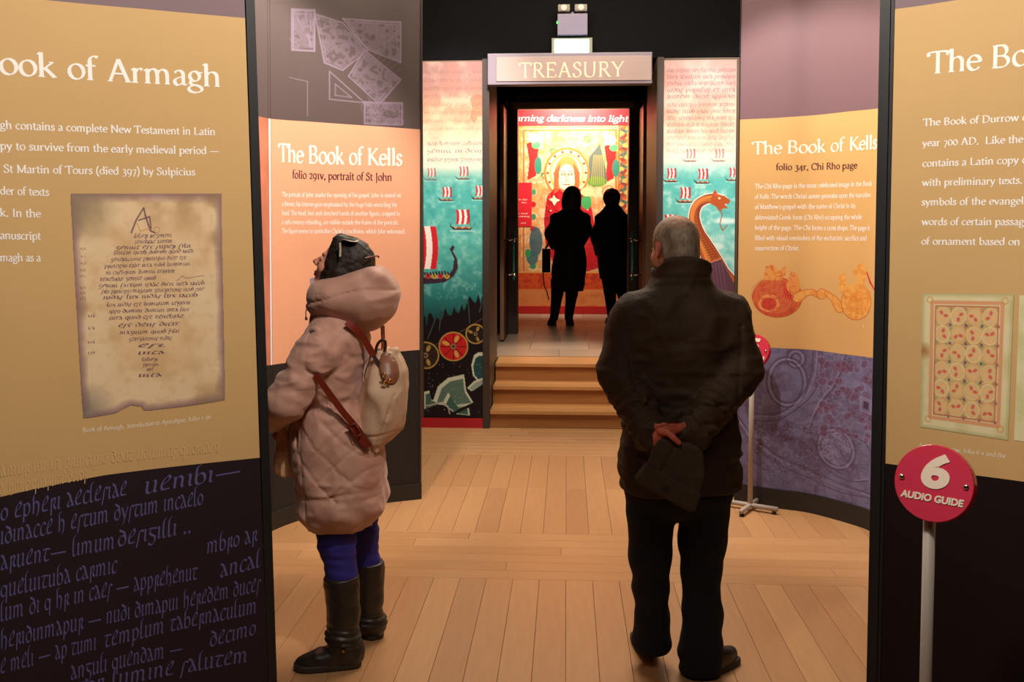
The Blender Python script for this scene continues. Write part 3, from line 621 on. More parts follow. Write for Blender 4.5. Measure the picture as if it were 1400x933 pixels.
em = empty('emergency_light', (.035, 8.06, 3.14), 0, 'grey twin-spot emergency light above the lit cyan exit sign', 'emergency light')
M_eml = mat('lilac_grey_plastic', (138, 130, 158), .45); M_cream = mat('cream_plastic', (150, 146, 120), .5)
part('battery_box', M_eml, em, (-.083, 8.00, 3.30), (.165, 8.118, 3.475), .006)
mb = MB(); mb.box((-.123, -.06+.01, .157), (-.118+.0, -.04, .18)); 
part('status_lamp', mat('green_led', (60, 255, 60), .4, emit=(60, 255, 60), estr=4), em, (-.09, 7.99, 3.395), (-.083, 8.01, 3.41))
for a, b in ((-.08, .02), (.058, .162)):
    s_ = part('spot_head', mat('spot_housing', (140, 130, 118), .4), em, (a, 7.98, 3.488), (b, 8.08, 3.548), .012)
    mb = MB(); mb.lathe(((a+b)/2-em.location.x, 7.98-em.location.y, 3.518-3.14), (0, -1, 0), [(0, .024), (.006, .026), (.008, .02)]); mb.build('lens', mat('lens', (210, 205, 195), .2), s_)
part('mounting_bracket', M_eml, em, (.03, 8.03, 3.47), (.05, 8.06, 3.495))
ex = empty('exit_sign', (.035, 8.03, 3.14), 0, 'glowing cyan-white exit sign box below the emergency spots', 'exit sign')
part('frame', M_cream, ex, (-.132, 8.03, 3.14), (.207, 8.118, 3.282), .004)
part('lit_face', mat('cyan_glow', (225, 255, 255), .4, emit=(150, 240, 246), estr=1.7), ex, (-.108, 8.016, 3.157), (.178, 8.032, 3.268), .012)
# ================================================================== OPEN DOOR LEAVES
M_leaf = mat('black_green_door', (22, 26, 22), .35); M_glassrod = mat('green_glass_rod', (30, 130, 130), .15, spec=.8, emit=None); M_chrome = mat('chrome', (220, 205, 190), .18, metal=1.0)
def leaf(name, x, side):
    d = empty(name, (x, DY, .47)); tag(d, kind='structure')
    part('door_panel', M_leaf, d, (x-.02, DY-.86, .49), (x+.02, DY-.02, 3.05), .004)
    part('door_edge_strip', M_frame2, d, (x-.021, DY-.875, .49), (x+.021, DY-.86, 3.05), .002)
    hx = x-side*.02; yh = DY-.74; tip = -.10*side
    h = empty('pull_handle', (0, 0, 0)); h.parent = d
    l = Vector(d.location)
    mb = MB(); mb.tube([Vector((hx+tip, yh, 1.14))-l, Vector((hx+tip, yh, 1.68))-l], .013, 10); mb.build('grip_rod', M_glassrod, h, True)
    for z in (1.20, 1.58):
        mb = MB(); mb.tube([Vector((hx, yh, z))-l, Vector((hx+tip, yh, z))-l], .008, 8); mb.lathe(Vector((hx+tip*1.05, yh-.0, z))-l, (-1*side, 0, 0), [(-.014, .018), (.0, .022), (.02, .018)], 12); mb.build('bracket', M_chrome, h, True)
    return d
leaf('door_1', -.705, -1); leaf('door_2', .835, 1)
# ================================================================== TREASURY BACK WALL WITH THE POSTER
TY = 14.0
wallbox('wall_treasury', (-4, TY+.05, .47), (4, TY+.17, 4.4), mat('treasury_wall', (120, 84, 60), .7))
po = empty('portrait_poster', (.1, TY, .47), 0, 'huge brightly lit manuscript poster with haloed figure in treasury', 'poster')
part('backing', M_return, po, (-1.3, TY+.002, .47), (1.5, TY+.03, 3.46))
part('red_skirting', mat('poster_red', (196, 28, 30), .5), po, (-1.3, TY-.012, .47), (1.5, TY+.004, .585))
part('header_band', mat('poster_header', (222, 36, 48), .5), po, (-1.3, TY-.004, 3.225), (1.5, TY+.004, 3.46))
wt = Wall([(-2, TY-.004), (2, TY-.004)])
WHITE = mat('white_print', (255, 250, 244), .5)
(text_on(wt, 'lettering', [('Turning darkness into light', (694, 165.5), (858.5, 166.5), .132, dict(thick=.10, thin=.04, italic=.22))], WHITE, po, .003))
ra = Ras(695, 172, 880, 420, 1.5); ra.a[:] = (232, 170, 100)
n1 = ra.noise(14, 8); n2 = ra.noise(5, 9, 2); ra.blend(np.clip((n1-.5)*4, 0, 1), (214, 112, 52), .7); ra.blend(np.clip((.45-n2)*5, 0, 1), (248, 214, 150), .6)
def frame_rect(x0, y0, x1, y1, w_, c): ra.line([(x0, y0), (x1, y0), (x1, y1), (x0, y1), (x0, y0)], w_, c)
ra.poly([(713, 176), (842, 176), (842, 372), (713, 372)], (246, 200, 156)); ra.blend(np.clip((ra.noise(9, 12)-.52)*5, 0, 1)*(ra.V < 372)*(ra.U < 842), (232, 140, 70), .6)
ra.contour(((ra.V > 176)*(ra.V < 372)*(ra.U < 845)).astype(float), 11, 70, (206, 96, 50), .45, .03, (.4, .5, .6)); ra.contour(((ra.V > 176)*(ra.V < 372)).astype(float), 7, 71, (90, 120, 90), .3, .03, (.5,))
for i in range(60):                                       # ornamental side border
    y = 176+i*4.0; ra.ell(852, y, 6, 2.6, [(220, 96, 40), (70, 110, 90), (236, 176, 84), (150, 40, 36)][i % 4], .85, (i % 3-1)*.7); ra.ell(852+(i % 3-1)*3, y, 2, 3, (60, 70, 90), .6)
frame_rect(846, 172, 860, 380, 1.6, (190, 80, 40))
frame_rect(716, 178, 842, 372, 2.4, (214, 110, 56))
for cx, cy in ((727, 196), (833, 200)):                   # small side figures
    ra.poly([(cx-7, cy), (cx+3, cy-4), (cx+9, cy+8), (cx+6, cy+44), (cx-6, cy+50), (cx-3, cy+24)], (196, 40, 40)); ra.ell(cx+6, cy+2, 6, 5, (90, 168, 110)); ra.ell(cx+2, cy-8, 7, 7, (250, 226, 180)); ra.ell(cx+9, cy+30, 5, 12, (60, 130, 110))
ra.poly([(806, 214), (820, 196), (828, 230), (830, 248), (812, 256), (802, 250)], (94, 104, 96)); ra.ell(816, 248, 14, 7, (96, 140, 60))
for i in range(7): ra.line([(808+i*3, 252), (812+i*2, 212)], .8, (190, 160, 90))
for x, y in ((757, 207), (790, 209), (745, 240), (803, 190)): ra.ell(x, y, 6, 4, (70, 120, 90), .9, .6); ra.ell(x, y, 3, 2, (232, 190, 90))
for r_i, c in ((31, (226, 120, 60)), (28, (252, 226, 170)), (24, (238, 170, 100)), (21, (252, 230, 180))): ra.ell(775, 236, r_i, r_i*1.12, c)
for i in range(14):
    a = i*2*PI/14; ra.ell(775+26*math.cos(a), 236+29*math.sin(a), 1.8, 1.8, (180, 50, 40))
robe = [(757, 258), (748, 268), (744, 300), (746, 332), (755, 356), (775, 366), (800, 372), (820, 366), (818, 330), (812, 300), (806, 268), (794, 258)]
ra.poly(robe, (198, 28, 40)); ra.poly([(770, 262), (785, 262), (790, 330), (800, 370), (778, 368), (772, 320)], (236, 150, 70))
ra.ell(775, 238, 17, 25, (226, 140, 80)); ra.ell(775, 243, 11.5, 19, (252, 226, 186))
for sx in (-1, 1): ra.ell(775+sx*4.6, 238, 2.6, 1.3, (80, 40, 30), ring=.8); ra.line([(775+sx*2, 234), (775+sx*8, 234.5)], .8, (90, 40, 30)); ra.poly([(775+sx*9, 222), (775+sx*18, 236), (775+sx*17, 264), (775+sx*12, 262)], (206, 96, 56))
ra.line([(775, 238), (774, 246), (777, 247)], .8, (140, 70, 50)); ra.line([(771, 252), (779, 252)], 1.3, (200, 50, 50))
ra.contour(ra.inside(robe).astype(float), 14, 72, (150, 14, 30), .7, .03, (.4, .55)); ra.contour(ra.inside(robe).astype(float), 6, 73, (236, 120, 70), .35, .03, (.5,))
for i in range(26): ra.ell(748+rs.random()*62, 268+rs.random()*88, 1.1, 1.1, (250, 220, 180))
ra.poly([(757, 266), (761, 271), (766, 273), (761, 276), (758, 281), (755, 275), (751, 272), (756, 270)], (250, 226, 190))
ra.ell(802, 276, 7, 10, (70, 160, 90)); ra.ell(803, 262, 9, 6, (246, 206, 150))
for i in range(7):
    y = 262+i*17; ra.ell(729, y, 9, 8, (236, 160, 80), 1, ring=1.6); ra.ell(729, y, 4, 4, [(60, 150, 100), (196, 40, 40)][i % 2]); ra.ell(832, y, 8, 8, (224, 120, 60), 1, ring=1.6); ra.ell(832, y, 4, 4, [(206, 60, 44), (80, 130, 100)][i % 2])
ra.ell(733, 330, 9, 20, (74, 96, 110), .9); ra.ell(728, 352, 8, 10, (70, 110, 120), .9); ra.ell(722, 346, 4, 6, (60, 150, 90))
ra.poly([(695, 372), (880, 372), (880, 396), (695, 396)], (222, 84, 40)); ra.blend(np.clip((ra.noise(4, 15, 2)-.5)*6, 0, 1)*(ra.V > 374)*(ra.V < 394), (180, 50, 34), .7); ra.poly([(695, 396), (880, 396), (880, 421), (695, 421)], (232, 140, 84)); ra.blend(np.clip((ra.noise(8, 16)-.5)*4, 0, 1)*(ra.V > 396), (214, 110, 60), .6)
ra.line([(695, 372), (880, 372)], 2.2, (240, 170, 90))
mp, _ = flatmap(TY-.003, 695, 880, 172, 420); ra.mesh('poster_print', lambda a, b: mp(a, b)-np.array(po.location), PRINT, po)
a = atY(690, 250, TY); b = atY(727, 310, TY); part('red_caption_panel', mat('poster_red2', (226, 30, 46), .5), po, (a[0], TY-.008, b[2]), (b[0], TY-.002, a[2]))
wt = Wall([(-2, TY-.008), (2, TY-.008)])
(text_on(wt, 'lettering', [('light on the', (697, 274), (721, 274), .035, {}), ('the', (713, 278), (720, 278), .03, {}), ('book such', (700, 293), (722, 293), .035, {}), ('showing', (704, 297), (724, 297), .035, {}), ('and', (712, 306), (719, 306), .03, {})], WHITE, po, .002))
# ================================================================== THE FOUR PRINTED DISPLAY PANELS
M_post = mat('black_post', (20, 19, 20), .5)
M_tan = mat('tan_print', (208, 170, 114), .55, .03, 3, spec=.3); M_tan2 = mat('ochre_print', (222, 178, 116), .55, .03, 3, spec=.3)
M_orange = mat('apricot_print', (238, 176, 142), .55, .03, 3, spec=.3)
M_plum = mat('plum_print', (38, 26, 33), .55, spec=.3); M_plumdark = mat('plum_black_print', (22, 10, 12), .55, spec=.3)
M_mauve = mat('mauve_print', (128, 106, 112), .55, spec=.3); M_grey = mat('warm_grey_print', (92, 80, 80), .55, spec=.3); M_greylow = mat('dark_grey_print', (42, 38, 38), .6, spec=.3)
M_mauve2 = mat('mauve_brown_print', (126, 98, 106), .55, spec=.3); M_cap = mat('caption_print', (240, 225, 200), .5)
M_skirt = mat('grey_skirting', (36, 34, 33), .5); M_brownink = mat('maroon_ink', (96, 40, 52), .5); M_script = mat('violet_script', (92, 88, 140), .55); M_ghost = mat('ghost_script', (222, 186, 130), .55)
BOLD = dict(thick=.115, thin=.04); REG = dict(thick=.09, thin=.035); SM = dict(thick=.125, thin=.055, seg=8)
def vis(pre, txt, p0, p1, post='', st=None):              # fit the visible fragment, extend it on both sides
    return (pre, txt, post, p0, p1, st or {})
def text_vis(wall, name, rows, m, parent, off=.0005):
    for pre, txt, post, p0, p1, em, st in rows:
        a, wp = text_polys(pre, **st) if pre else ([], 0); full, wf = text_polys(pre+txt+post, **st); b, wt_ = text_polys(pre+txt, **st)
        V = []; Fc = []; s0, z0 = wall.hit(*p0); s1, z1 = wall.hit(*p1); kx = (s1-s0)/(wt_-wp); sl = (z1-z0)/(wt_-wp)
        for A_, B_ in full:
            base = len(V); n = len(A_)
            for q in (A_, B_):
                for x, y in q: V.append(wall.P(s0+(x-wp)*kx, z0+(x-wp)*sl+y*em, off+4e-5*(len(Fc) % 13)))
            Fc += [(base+i, base+i+1, base+n+i+1, base+n+i) for i in range(n-1)]
        obj(name, V, Fc, m, parent)
def top(name, label, grp=None): 
    return empty(name, (0, 0, 0), 0, label, 'display panel', grp)
def settle(root, x, y):                                   # move the root under its panel, keep the world position of the parts
    root.location = (x, y, 0)
    for c in root.children: c.matrix_parent_inverse = Matrix.Translation((-x, -y, 0))
# ---------------- near left (Armagh)
NL = Wall([CW(-.781, 3.0), CW(-1.10, 2.855), CW(-1.40, 2.67), CW(-1.72, 2.42), CW(-2.0, 2.1)], lean=.0186, zref=1.31)
r = top('display_panel', 'near tan panel on the left titled Book of Armagh with torn page')
topc = curve_z(NL, [(339, 25), (200, 12.5), (62, 0)]); botc = curve_z(NL, [(351, 626.5), (250, 637), (143, 650), (60, 666), (0, 680)])
panel_mesh('printed_face', NL, .030, NL.L, [0, botc, topc, 3.3], [M_plum, M_tan, M_mauve], r, .025, 30, 0, M_post)
panel_mesh('edge_post', NL, 0, .027, [0, 3.3], [M_post], r, .05, 1, .006, M_post)
text_vis(NL, 'title_lettering', [('The B', 'ook of Armagh', '', (-1, 101), (303, 119), .098, dict(thick=.115, thin=.036))], WHITE, r)
B = .0335
text_vis(NL, 'body_lettering', [('The Book of Arma', 'gh contains a complete New Testament in Latin', '', (0, 176), (294.5, 185), B, SM),
    ('the only co', 'py to survive from the early medieval period ~', '', (0, 204.5), (300.5, 211), B, SM),
    ('writings about', ' St Martin of Tours (died 397) by Sulpicius', '', (0, 236), (267, 240), B, SM),
    ('with a whole or', 'der of texts', '', (0, 266), (67, 268), B, SM), ('relating to his wor', 'k. In the', '', (0, 296), (56, 297.5), B, SM),
    ('the making of the m', 'anuscript', '', (0, 327), (56, 328), B, SM), ('is credited to Ar', 'magh as a', '', (0, 357.5), (56, 357.5), B, SM)], WHITE, r)
text_vis(NL, 'caption_lettering', [('', 'Book of Armagh, ', '', (113, 591.5), (173, 586.3), .0205, SM), ('', 'Introduction to Apocalypse,', '', (173, 586.3), (255, 576.8), .0205, dict(SM, italic=.25)), ('', ' folio 159v', '', (255, 576.8), (289, 572.5), .0205, SM)], M_cap, r)
# torn manuscript page
pg = Ras(90, 260, 312, 577, 1.25); pg.a[:] = (230, 198, 156)
n1 = pg.noise(40, 21); n2 = pg.noise(9, 22); pg.blend(np.clip((n1-.45)*3, 0, 1), (206, 164, 112), .6); pg.blend(np.clip((.5-n1)*4, 0, 1), (234, 210, 172), .6); pg.blend(np.clip((n2-.55)*4, 0, 1), (206, 168, 116), .35)
quad = [(95.6, 264.5), (302.4, 264.5), (303.5, 330), (305.5, 420), (308, 547), (275, 553), (232, 559), (205, 562), (193, 562), (190, 557), (176, 555), (166, 560), (155, 566), (128, 571), (112.4, 573), (110, 540), (104, 430), (99, 330)]
ed = np.full(pg.U.shape, 1e9)
for i in range(len(quad)):
    a, b = np.array(quad[i]), np.array(quad[(i+1) % len(quad)]); e = b-a; t = np.clip(((pg.U-a[0])*e[0]+(pg.V-a[1])*e[1])/(e@e), 0, 1); ed = np.minimum(ed, np.hypot(pg.U-a[0]-t*e[0], pg.V-a[1]-t*e[1]))
pg.blend(np.clip(1-ed/(6+16*n1), 0, 1), (124, 90, 104), .75); pg.blend(np.clip(1-ed/60, 0, 1)*np.clip((n1-.5)*4, 0, 1), (150, 128, 92), .5)
pg.blend(np.clip(1-np.hypot(pg.U-112, pg.V-285)/50, 0, 1), (134, 124, 104), .6); pg.blend(np.clip(1-np.hypot(pg.U-118, pg.V-560)/40, 0, 1), (110, 104, 100), .6)
ink = (106, 72, 90)
pg.line([(176, 318), (183, 300), (193, 284), (195, 294), (202, 315), (208, 318)], 1.8, ink); pg.line([(186, 301), (201, 296), (203, 312)], 1.6, ink); pg.line([(184, 305), (188, 316), (201, 312)], 1.2, (214, 150, 80)); pg.ell(211, 314, 4, 4, (180, 120, 90), .6, ring=1.2)
rows_ = [(180, 325, 232), (180, 333, 232), (155, 341, 258), (152, 348, 262), (148, 357, 252), (140, 366, 258), (142, 375, 236), (134, 384, 210), (132, 393, 278), (136, 401, 277), (138, 409, 268), (143, 419, 258), (146, 428, 256), (146, 437, 248), (158, 447, 242), (160, 457, 242), (172, 466, 232), (184, 475, 224), (184, 485, 222), (190, 494, 212), (192, 501, 213), (197, 507, 206), (185, 516, 218)]
for x0, y, x1 in rows_:
    q = (x1-x0); pg.text(latin(max(1, int(q/22))), x0, y, x1, 8.5 if q > 30 else 7.5, ink, .9, slope=-.03, thick=.13, thin=.05, italic=.15, script=True)
for i, y in enumerate((341, 352, 361, 371, 379, 395, 402, 410, 433, 450, 469, 484)): pg.text(rs.choice(('ui', 'iii', 'xi', 'u', 'xx')), 108+(i > 7)*10, y, 116+(i > 7)*12, 7, ink, .7)
pg.line([(238, 384), (246, 377), (252, 380), (277, 376)], .9, ink, .6); mk = np.zeros(pg.U.shape, bool); qn = len(quad)
for i in range(qn):
    x0, y0 = quad[i]; x1, y1 = quad[(i+1) % qn]
    if y0 != y1: mk ^= ((y0 > pg.V) != (y1 > pg.V)) & (pg.U < (x1-x0)*(pg.V-y0)/(y1-y0)+x0)
pg.mesh('manuscript_page_print', wall_patch(NL, (90, 260), (312, 260), (90, 577), (312, 577), .0012), PRINT, r, mk)
# large violet script over the dark foot of the panel
SC = dict(thick=.095, thin=.022, italic=.14, nib=38, seg=8, script=True)
scr = [('o epheri aeclesiae ', (0, 713), (180, 676)), ('uenibi~', (196, 676), (330, 652)), ('idinacce h estum dystum incaelo', (0, 745), (278, 690)), ('aruent~ limum', (0, 780), (158, 750)), ('desigilli ..', (160, 748), (262, 728)), ('queluituba carmic', (0, 818), (160, 783)), ('mbro ar', (282, 758), (352, 740)),
       ('lum di q hr in caes ~ apprehenut', (0, 850), (270, 792)), ('ancal', (300, 790), (356, 775)), ('heridinmapur ~ nudi dimapui', (0, 888), (244, 833)), ('heredem duces', (250, 832), (356, 808)), ('e meli ~ ap tumi', (0, 922), (132, 888)), ('templum tabernaculum', (142, 886), (352, 838)),
       ('anguli quendam ~', (96, 930), (250, 895)), ('decimo', (286, 885), (350, 868)), ('pastor lumine salutem', (60, 962), (340, 905))]
text_vis(NL, 'script_lettering', [('', t, '', a, b, .078, SC) for t, a, b in scr], M_script, r)
text_vis(NL, 'faint_script_lettering', [('', 'amur im in principio dixit uolumus quoniam', '', (0, 652), (300, 618), .06, SC), ('', 'a hunc quarum dolor', '', (0, 678), (120, 655), .06, SC)], M_ghost, r, .001)
settle(r, *NL.xy(.4))
# ---------------- near right (Durrow)
NR = Wall([CW(1.118, 2.925), CW(1.43, 2.70), CW(1.70, 2.46), CW(2.0, 2.1)], n=12)
r = top('display_panel', 'near ochre panel on the right describing the Book of Durrow')
topc = curve_z(NR, [(1227, 12), (1258, 8), (1308, 0)]); botc = curve_z(NR, [(1218, 635), (1300, 646), (1400, 659)])
panel_mesh('printed_face', NR, .042, NR.L, [0, botc, topc, 3.3], [M_plumdark, M_tan, M_mauve], r, .025, 24, 0, M_post)
panel_mesh('edge_post', NR, 0, .030, [0, 3.3], [M_post], r, .05, 1, .006, M_post)
panel_mesh('edge_bead', NR, .032, .041, [0, 3.3], [M_post], r, .03, 1, .003, M_post)
text_vis(NR, 'title_lettering', [('', 'The Bo', 'ok of Durrow', (1268, 101.5), (1407, 89), .096, dict(thick=.115, thin=.036))], WHITE, r)
B = .0315
text_vis(NR, 'body_lettering', [('', 'The Book of Durrow', ' dates from the', (1262, 172.5), (1393, 165.5), B, SM), ('', 'year 700 AD.  Like the', ' other books', (1261, 200.5), (1399, 195), B, SM), ('', 'contains a Latin copy', ' of the gospels', (1261, 228.3), (1393, 223.5), B, SM),
    ('', 'with preliminary texts.', ' It has the', (1260.5, 254.5), (1398, 251.3), B, SM), ('', 'symbols of the evangel', 'ists and', (1260, 281), (1400, 279.5), B, SM), ('', 'words of certain passag', 'es and', (1260, 308), (1400, 308), B, SM), ('', 'of ornament based on', ' jewels', (1259.5, 334.5), (1395, 335.5), B, SM)], WHITE, r)
text_vis(NR, 'caption_lettering', [('', 'Book of Durrow, folio 85v and 86r', '', (1257, 612.5), (1375.5, 627), .021, SM)], M_cap, r)
pg = Ras(0, 0, 122, 188, 1.35); pg.a[:] = (226, 214, 170); n1 = pg.noise(30, 31); pg.blend(np.clip((n1-.5)*4, 0, 1), (206, 190, 132), .6); pg.blend(np.clip(1-np.minimum.reduce([pg.U, pg.V, 122-pg.U, 188-pg.V])/6, 0, 1), (150, 152, 96), .5)
pg.blend(np.clip(1-np.hypot(pg.U-4, pg.V-80)/14, 0, 1), (150, 100, 40), .8)
pg.line([(14, 12), (108, 12), (108, 172), (14, 172), (14, 12)], 5, (220, 160, 116)); pg.poly([(18, 16), (104, 16), (104, 168), (18, 168)], (196, 182, 128)); pg.blend(((pg.noise(4, 33, 2) > .5)*(pg.U > 19)*(pg.U < 103)*(pg.V > 17)*(pg.V < 167)).astype(float), (140, 148, 96), .55)
pm = ((pg.U > 20)*(pg.U < 102)*(pg.V > 18)*(pg.V < 166)).astype(float); pg.contour(pm, 8, 37, (214, 120, 90), .5, .05, (.42, .58)); pg.contour(pm, 5, 38, (228, 206, 150), .6, .05, (.5,))
for j in range(6):                                        # plain lattice of interlocked rings, an invented ornament
    for i in range(4):
        cx, cy = 29+i*21.3, 30+j*25; c = [(232, 196, 130), (236, 206, 146), (226, 176, 112)][(i+j) % 3]
        pg.ell(cx, cy, 8.6, 10, (222, 188, 138)); pg.ell(cx, cy, 9.8, 11.2, c, 1, ring=1.8)
        for q in range(3): a = q*2.1+(i*2+j)*.8; pg.ell(cx+4.0*math.cos(a), cy+4.8*math.sin(a), 3.2, 2.2, (216, 96, 74) if q != 1 else (236, 186, 120), .9, a)
        pg.ell(cx+10.6, cy+12.4, 1.8, 2.2, (112, 66, 96), .8)
pg.line([(19, 17), (103, 17), (103, 167), (19, 167), (19, 17)], 1.6, (196, 110, 84))
for x, y in ((11, 9), (111, 9), (11, 175), (111, 175)): pg.ell(x, y, 4, 4, (212, 150, 80), .8, ring=1.4)
panel_c = [(1261, 401.4), (1386.5, 402.5), (1258, 584), (1378.5, 602.5)]
pg.mesh('manuscript_page_print', wall_patch(NR, *panel_c, .0012), PRINT, r)
pg = Ras(0, 0, 122, 188, .8); pg.a[:] = (222, 216, 170); n1 = pg.noise(20, 35); pg.blend(np.clip((n1-.5)*4, 0, 1), (200, 192, 132), .6)
for j in range(10): pg.text(latin(4), 14, 26+j*15, 108, 11, (90, 70, 60), .8)
pg.mesh('manuscript_page_print', wall_patch(NR, (1394, 404), (1530, 404), (1386.5, 602), (1515, 622), .0012), PRINT, r)
settle(r, *NR.xy(.3))
# ---------------- middle left (St John)
ML = Wall([G(578, 682)[:2], G(520, 688.7)[:2], (-1.36, 5.515), G(407, 712)[:2], (-1.655, 5.07), (-1.70, 4.78), (-1.68, 4.45)], lean=-.008, n=10)
r = top('display_panel', 'curved apricot panel about folio 291v behind the woman in the pink coat')
def su(wall, u, v): return wall.hit(u, v)[0]
topc = curve_z(ML, [(572, 176.9), (520, 173), (468.6, 169.6), (420, 166), (369.6, 162.5), (352, 158.9)]); botc = curve_z(ML, [(576.7, 478.4), (520, 483), (440, 491), (400, 495.5), (372.6, 499), (355, 501)])
sA = su(ML, 574, 330); sB = su(ML, 371.5, 330); sC = su(ML, 368.2, 330)
panel_mesh('edge_post', ML, 0, sA-.001, [0, 3.5], [M_edge], r, .04, 1, .004, M_post)
panel_mesh('printed_face', ML, sA, sB, [.1, botc, topc, 3.5], [M_greylow, M_orange, M_grey], r, .025, 34, 0, M_post)
M_strip = mat('red_ochre_painting_print', (200, 124, 98), .55, .25, 6, spec=.3)
panel_mesh('printed_side_face', ML, sC, ML.L, [.1, botc, topc, 3.5], [M_greylow, M_strip, M_grey], r, .025, 22, 0, M_post)
panel_mesh('white_gap_strip', ML, sB+.0035, sC-.0005, [.1, botc, topc, 3.5], [M_greylow, mat('white_strip', (236, 232, 240), .4), M_grey], r, .01, 2, .001, M_post)
panel_mesh('skirting', ML, .0, ML.L, [0, .1], [M_skirt], r, .03, 34, .010, M_skirt)
text_vis(ML, 'title_lettering', [('', 'The Book of Kells', '', (381, 221), (550, 226.3), .150, dict(thick=.135, thin=.05))], WHITE, r)
text_vis(ML, 'subtitle_lettering', [('', 'folio 291v, portrait of St John', '', (399.6, 243.8), (536, 247.3), .068, SM)], M_brownink, r)
T5 = ['The portrait of John marks the opening of his gospel. John is seated on', 'a throne, his intense gaze emphasised by the huge halo encircling his', 'head. The head, feet and clenched hands of another figure, cropped in', "a 19th-century rebinding, are visible outside the frame of the portrait.", "The figure seems to symbolise Christ's crucifixion, which John witnessed."]
text_vis(ML, 'body_lettering', [('', t, '', (385.4, a), (x, b), .040, dict(SM, thick=.13)) for t, a, x, b in zip(T5, (269, 281.8, 294.3, 306.8, 319), (548.4, 542.6, 547, 544.7, 554), (269.8, 283, 295, 307.2, 319.5))], WHITE, r)
# faint lilac linework print at the top
ra = Ras(395, 6, 553, 174, 1.5); ra.a[:] = (92, 80, 80); li = (142, 126, 146)
def knot(x0, y0, x1, y1, n, seed):
    q = random.Random(seed); ra.line([(x0, y0), (x1, y0), (x1, y1), (x0, y1), (x0, y0)], 1.6, li, .9)
    for i in range(n):
        a = q.uniform(x0, x1); b = q.uniform(y0, y1); c = q.uniform(4, 11)
        if q.random() < .5: ra.line([(a-c, b-c), (a, b), (a+c*.6, b-c*.8)], q.uniform(.8, 2.2), li, .5)
        else: ra.ell(a, b, c*.6, c*.5, li, .4, q.random()*3, ring=1.2)
knot(399, 12, 432, 72, 4, 1)
for k_, P4 in enumerate((((401, 14), (431, 14), (431, 71), (401, 71)), ((432, 18), (470, 30), (505, 68), (470, 98), (445, 88)), ((470, 24), (548, 30), (548, 86), (505, 68)), ((500, 68), (548, 110), (520, 145), (478, 106)), ((500, 143), (550, 143), (550, 173), (500, 173)))):
    im = ra.inside(P4).astype(float); ra.blend(im, (104, 92, 98), .5); ra.contour(im, 9, 60+k_, li, .55, .045, (.38, .5, .62)); ra.contour(im, 5, 80+k_, (120, 106, 122), .4, .05, (.5,))
    ra.line(list(P4)+[P4[0]], 1.8, li, .9); m_ = np.mean(P4, 0); ra.line([tuple(m_+(np.array(q)-m_)*.84) for q in P4]+[tuple(m_+(np.array(P4[0])-m_)*.84)], 1.0, li, .6)
for x in range(4): ra.line([(403+x*8, 16), (430-x*2, 66)], 1.6, li, .5)
ra.line([(452, 100), (452, 140), (500, 143), (452, 100)], 1.6, li, .9); ra.line([(460, 118), (460, 134), (482, 136), (460, 118)], 2.0, li, .6); knot(500, 142, 550, 173, 22, 4)
for i in range(8): ra.line([(508+i*5, 80+i*5), (548, 40+i*11)], 1.0, li, .35)
ra.line([(370, 110), (397, 112), (422, 116), (422, 166)], 1.3, li, .7)
ra.mesh('linework_print', wall_patch(ML, (395, 6), (553, 6), (395, 164), (553, 172), .0004), PRINT, r)
settle(r, *ML.xy(.6))
# ---------------- middle right (Chi Rho)
MR = Wall([G(1004, 686)[:2], G(1063.8, 695)[:2], G(1109, 701.6)[:2], (1.63, 5.43), G(1196.7, 729)[:2], (1.765, 5.0), (1.78, 4.6), (1.72, 4.3)], n=10)
r = top('display_panel', 'curved golden panel about folio 34r with slate-blue patterned foot')
topc = curve_z(MR, [(1010, 163.7), (1060, 161.5), (1109, 158), (1160, 152.5), (1207, 147.3)]); botc = curve_z(MR, [(1005, 475), (1054.6, 475.7), (1109, 478.5), (1153, 484.4), (1203, 491.7)])
sA = su(MR, 1009.5, 330)
panel_mesh('edge_post', MR, 0, sA-.001, [0, 3.5], [M_post], r, .04, 1, .004, M_post)
panel_mesh('printed_face', MR, sA, MR.L, [.1, botc, topc, 3.5], [M_greylow, M_tan2, M_mauve2], r, .025, 40, 0, M_post)
panel_mesh('skirting', MR, .0, MR.L, [0, .115], [M_skirt], r, .03, 34, .010, M_skirt)
text_vis(MR, 'title_lettering', [('', 'The Book of ', '', (1028.4, 211.3), (1160, 206.3), .112, dict(thick=.11, thin=.035)), ('', 'Kells', '', (1161, 206), (1199, 203), .112, dict(thick=.13, thin=.045))], WHITE, r)
text_vis(MR, 'subtitle_lettering', [('', 'folio 34r, Chi Rho page', '', (1060.8, 232.6), (1172, 230.2), .056, SM)], M_brownink, r)
T7 = ['The Chi Rho page is the most celebrated image in the Book', 'of Kells. The words Christi autem generatio upon the narrative', "of Matthew's gospel with the name of Christ in its", 'abbreviated Greek form (Chi Rho) occupying the whole', 'height of the page. The Chi forms a cross shape. The page is', 'filled with visual reminders of the eucharistic sacrifice and', 'resurrection of Christ.']
text_vis(MR, 'body_lettering', [('', t, '', (1032, a), (x, b), .041, SM) for t, a, x, b in zip(T7, (258, 272, 286, 300.5, 314.3, 328.5, 342.4), (1192.3, 1190.5, 1169.4, 1178.5, 1189.4, 1185, 1093), (254, 269.5, 284.5, 300, 315, 329, 342.4))], WHITE, r)
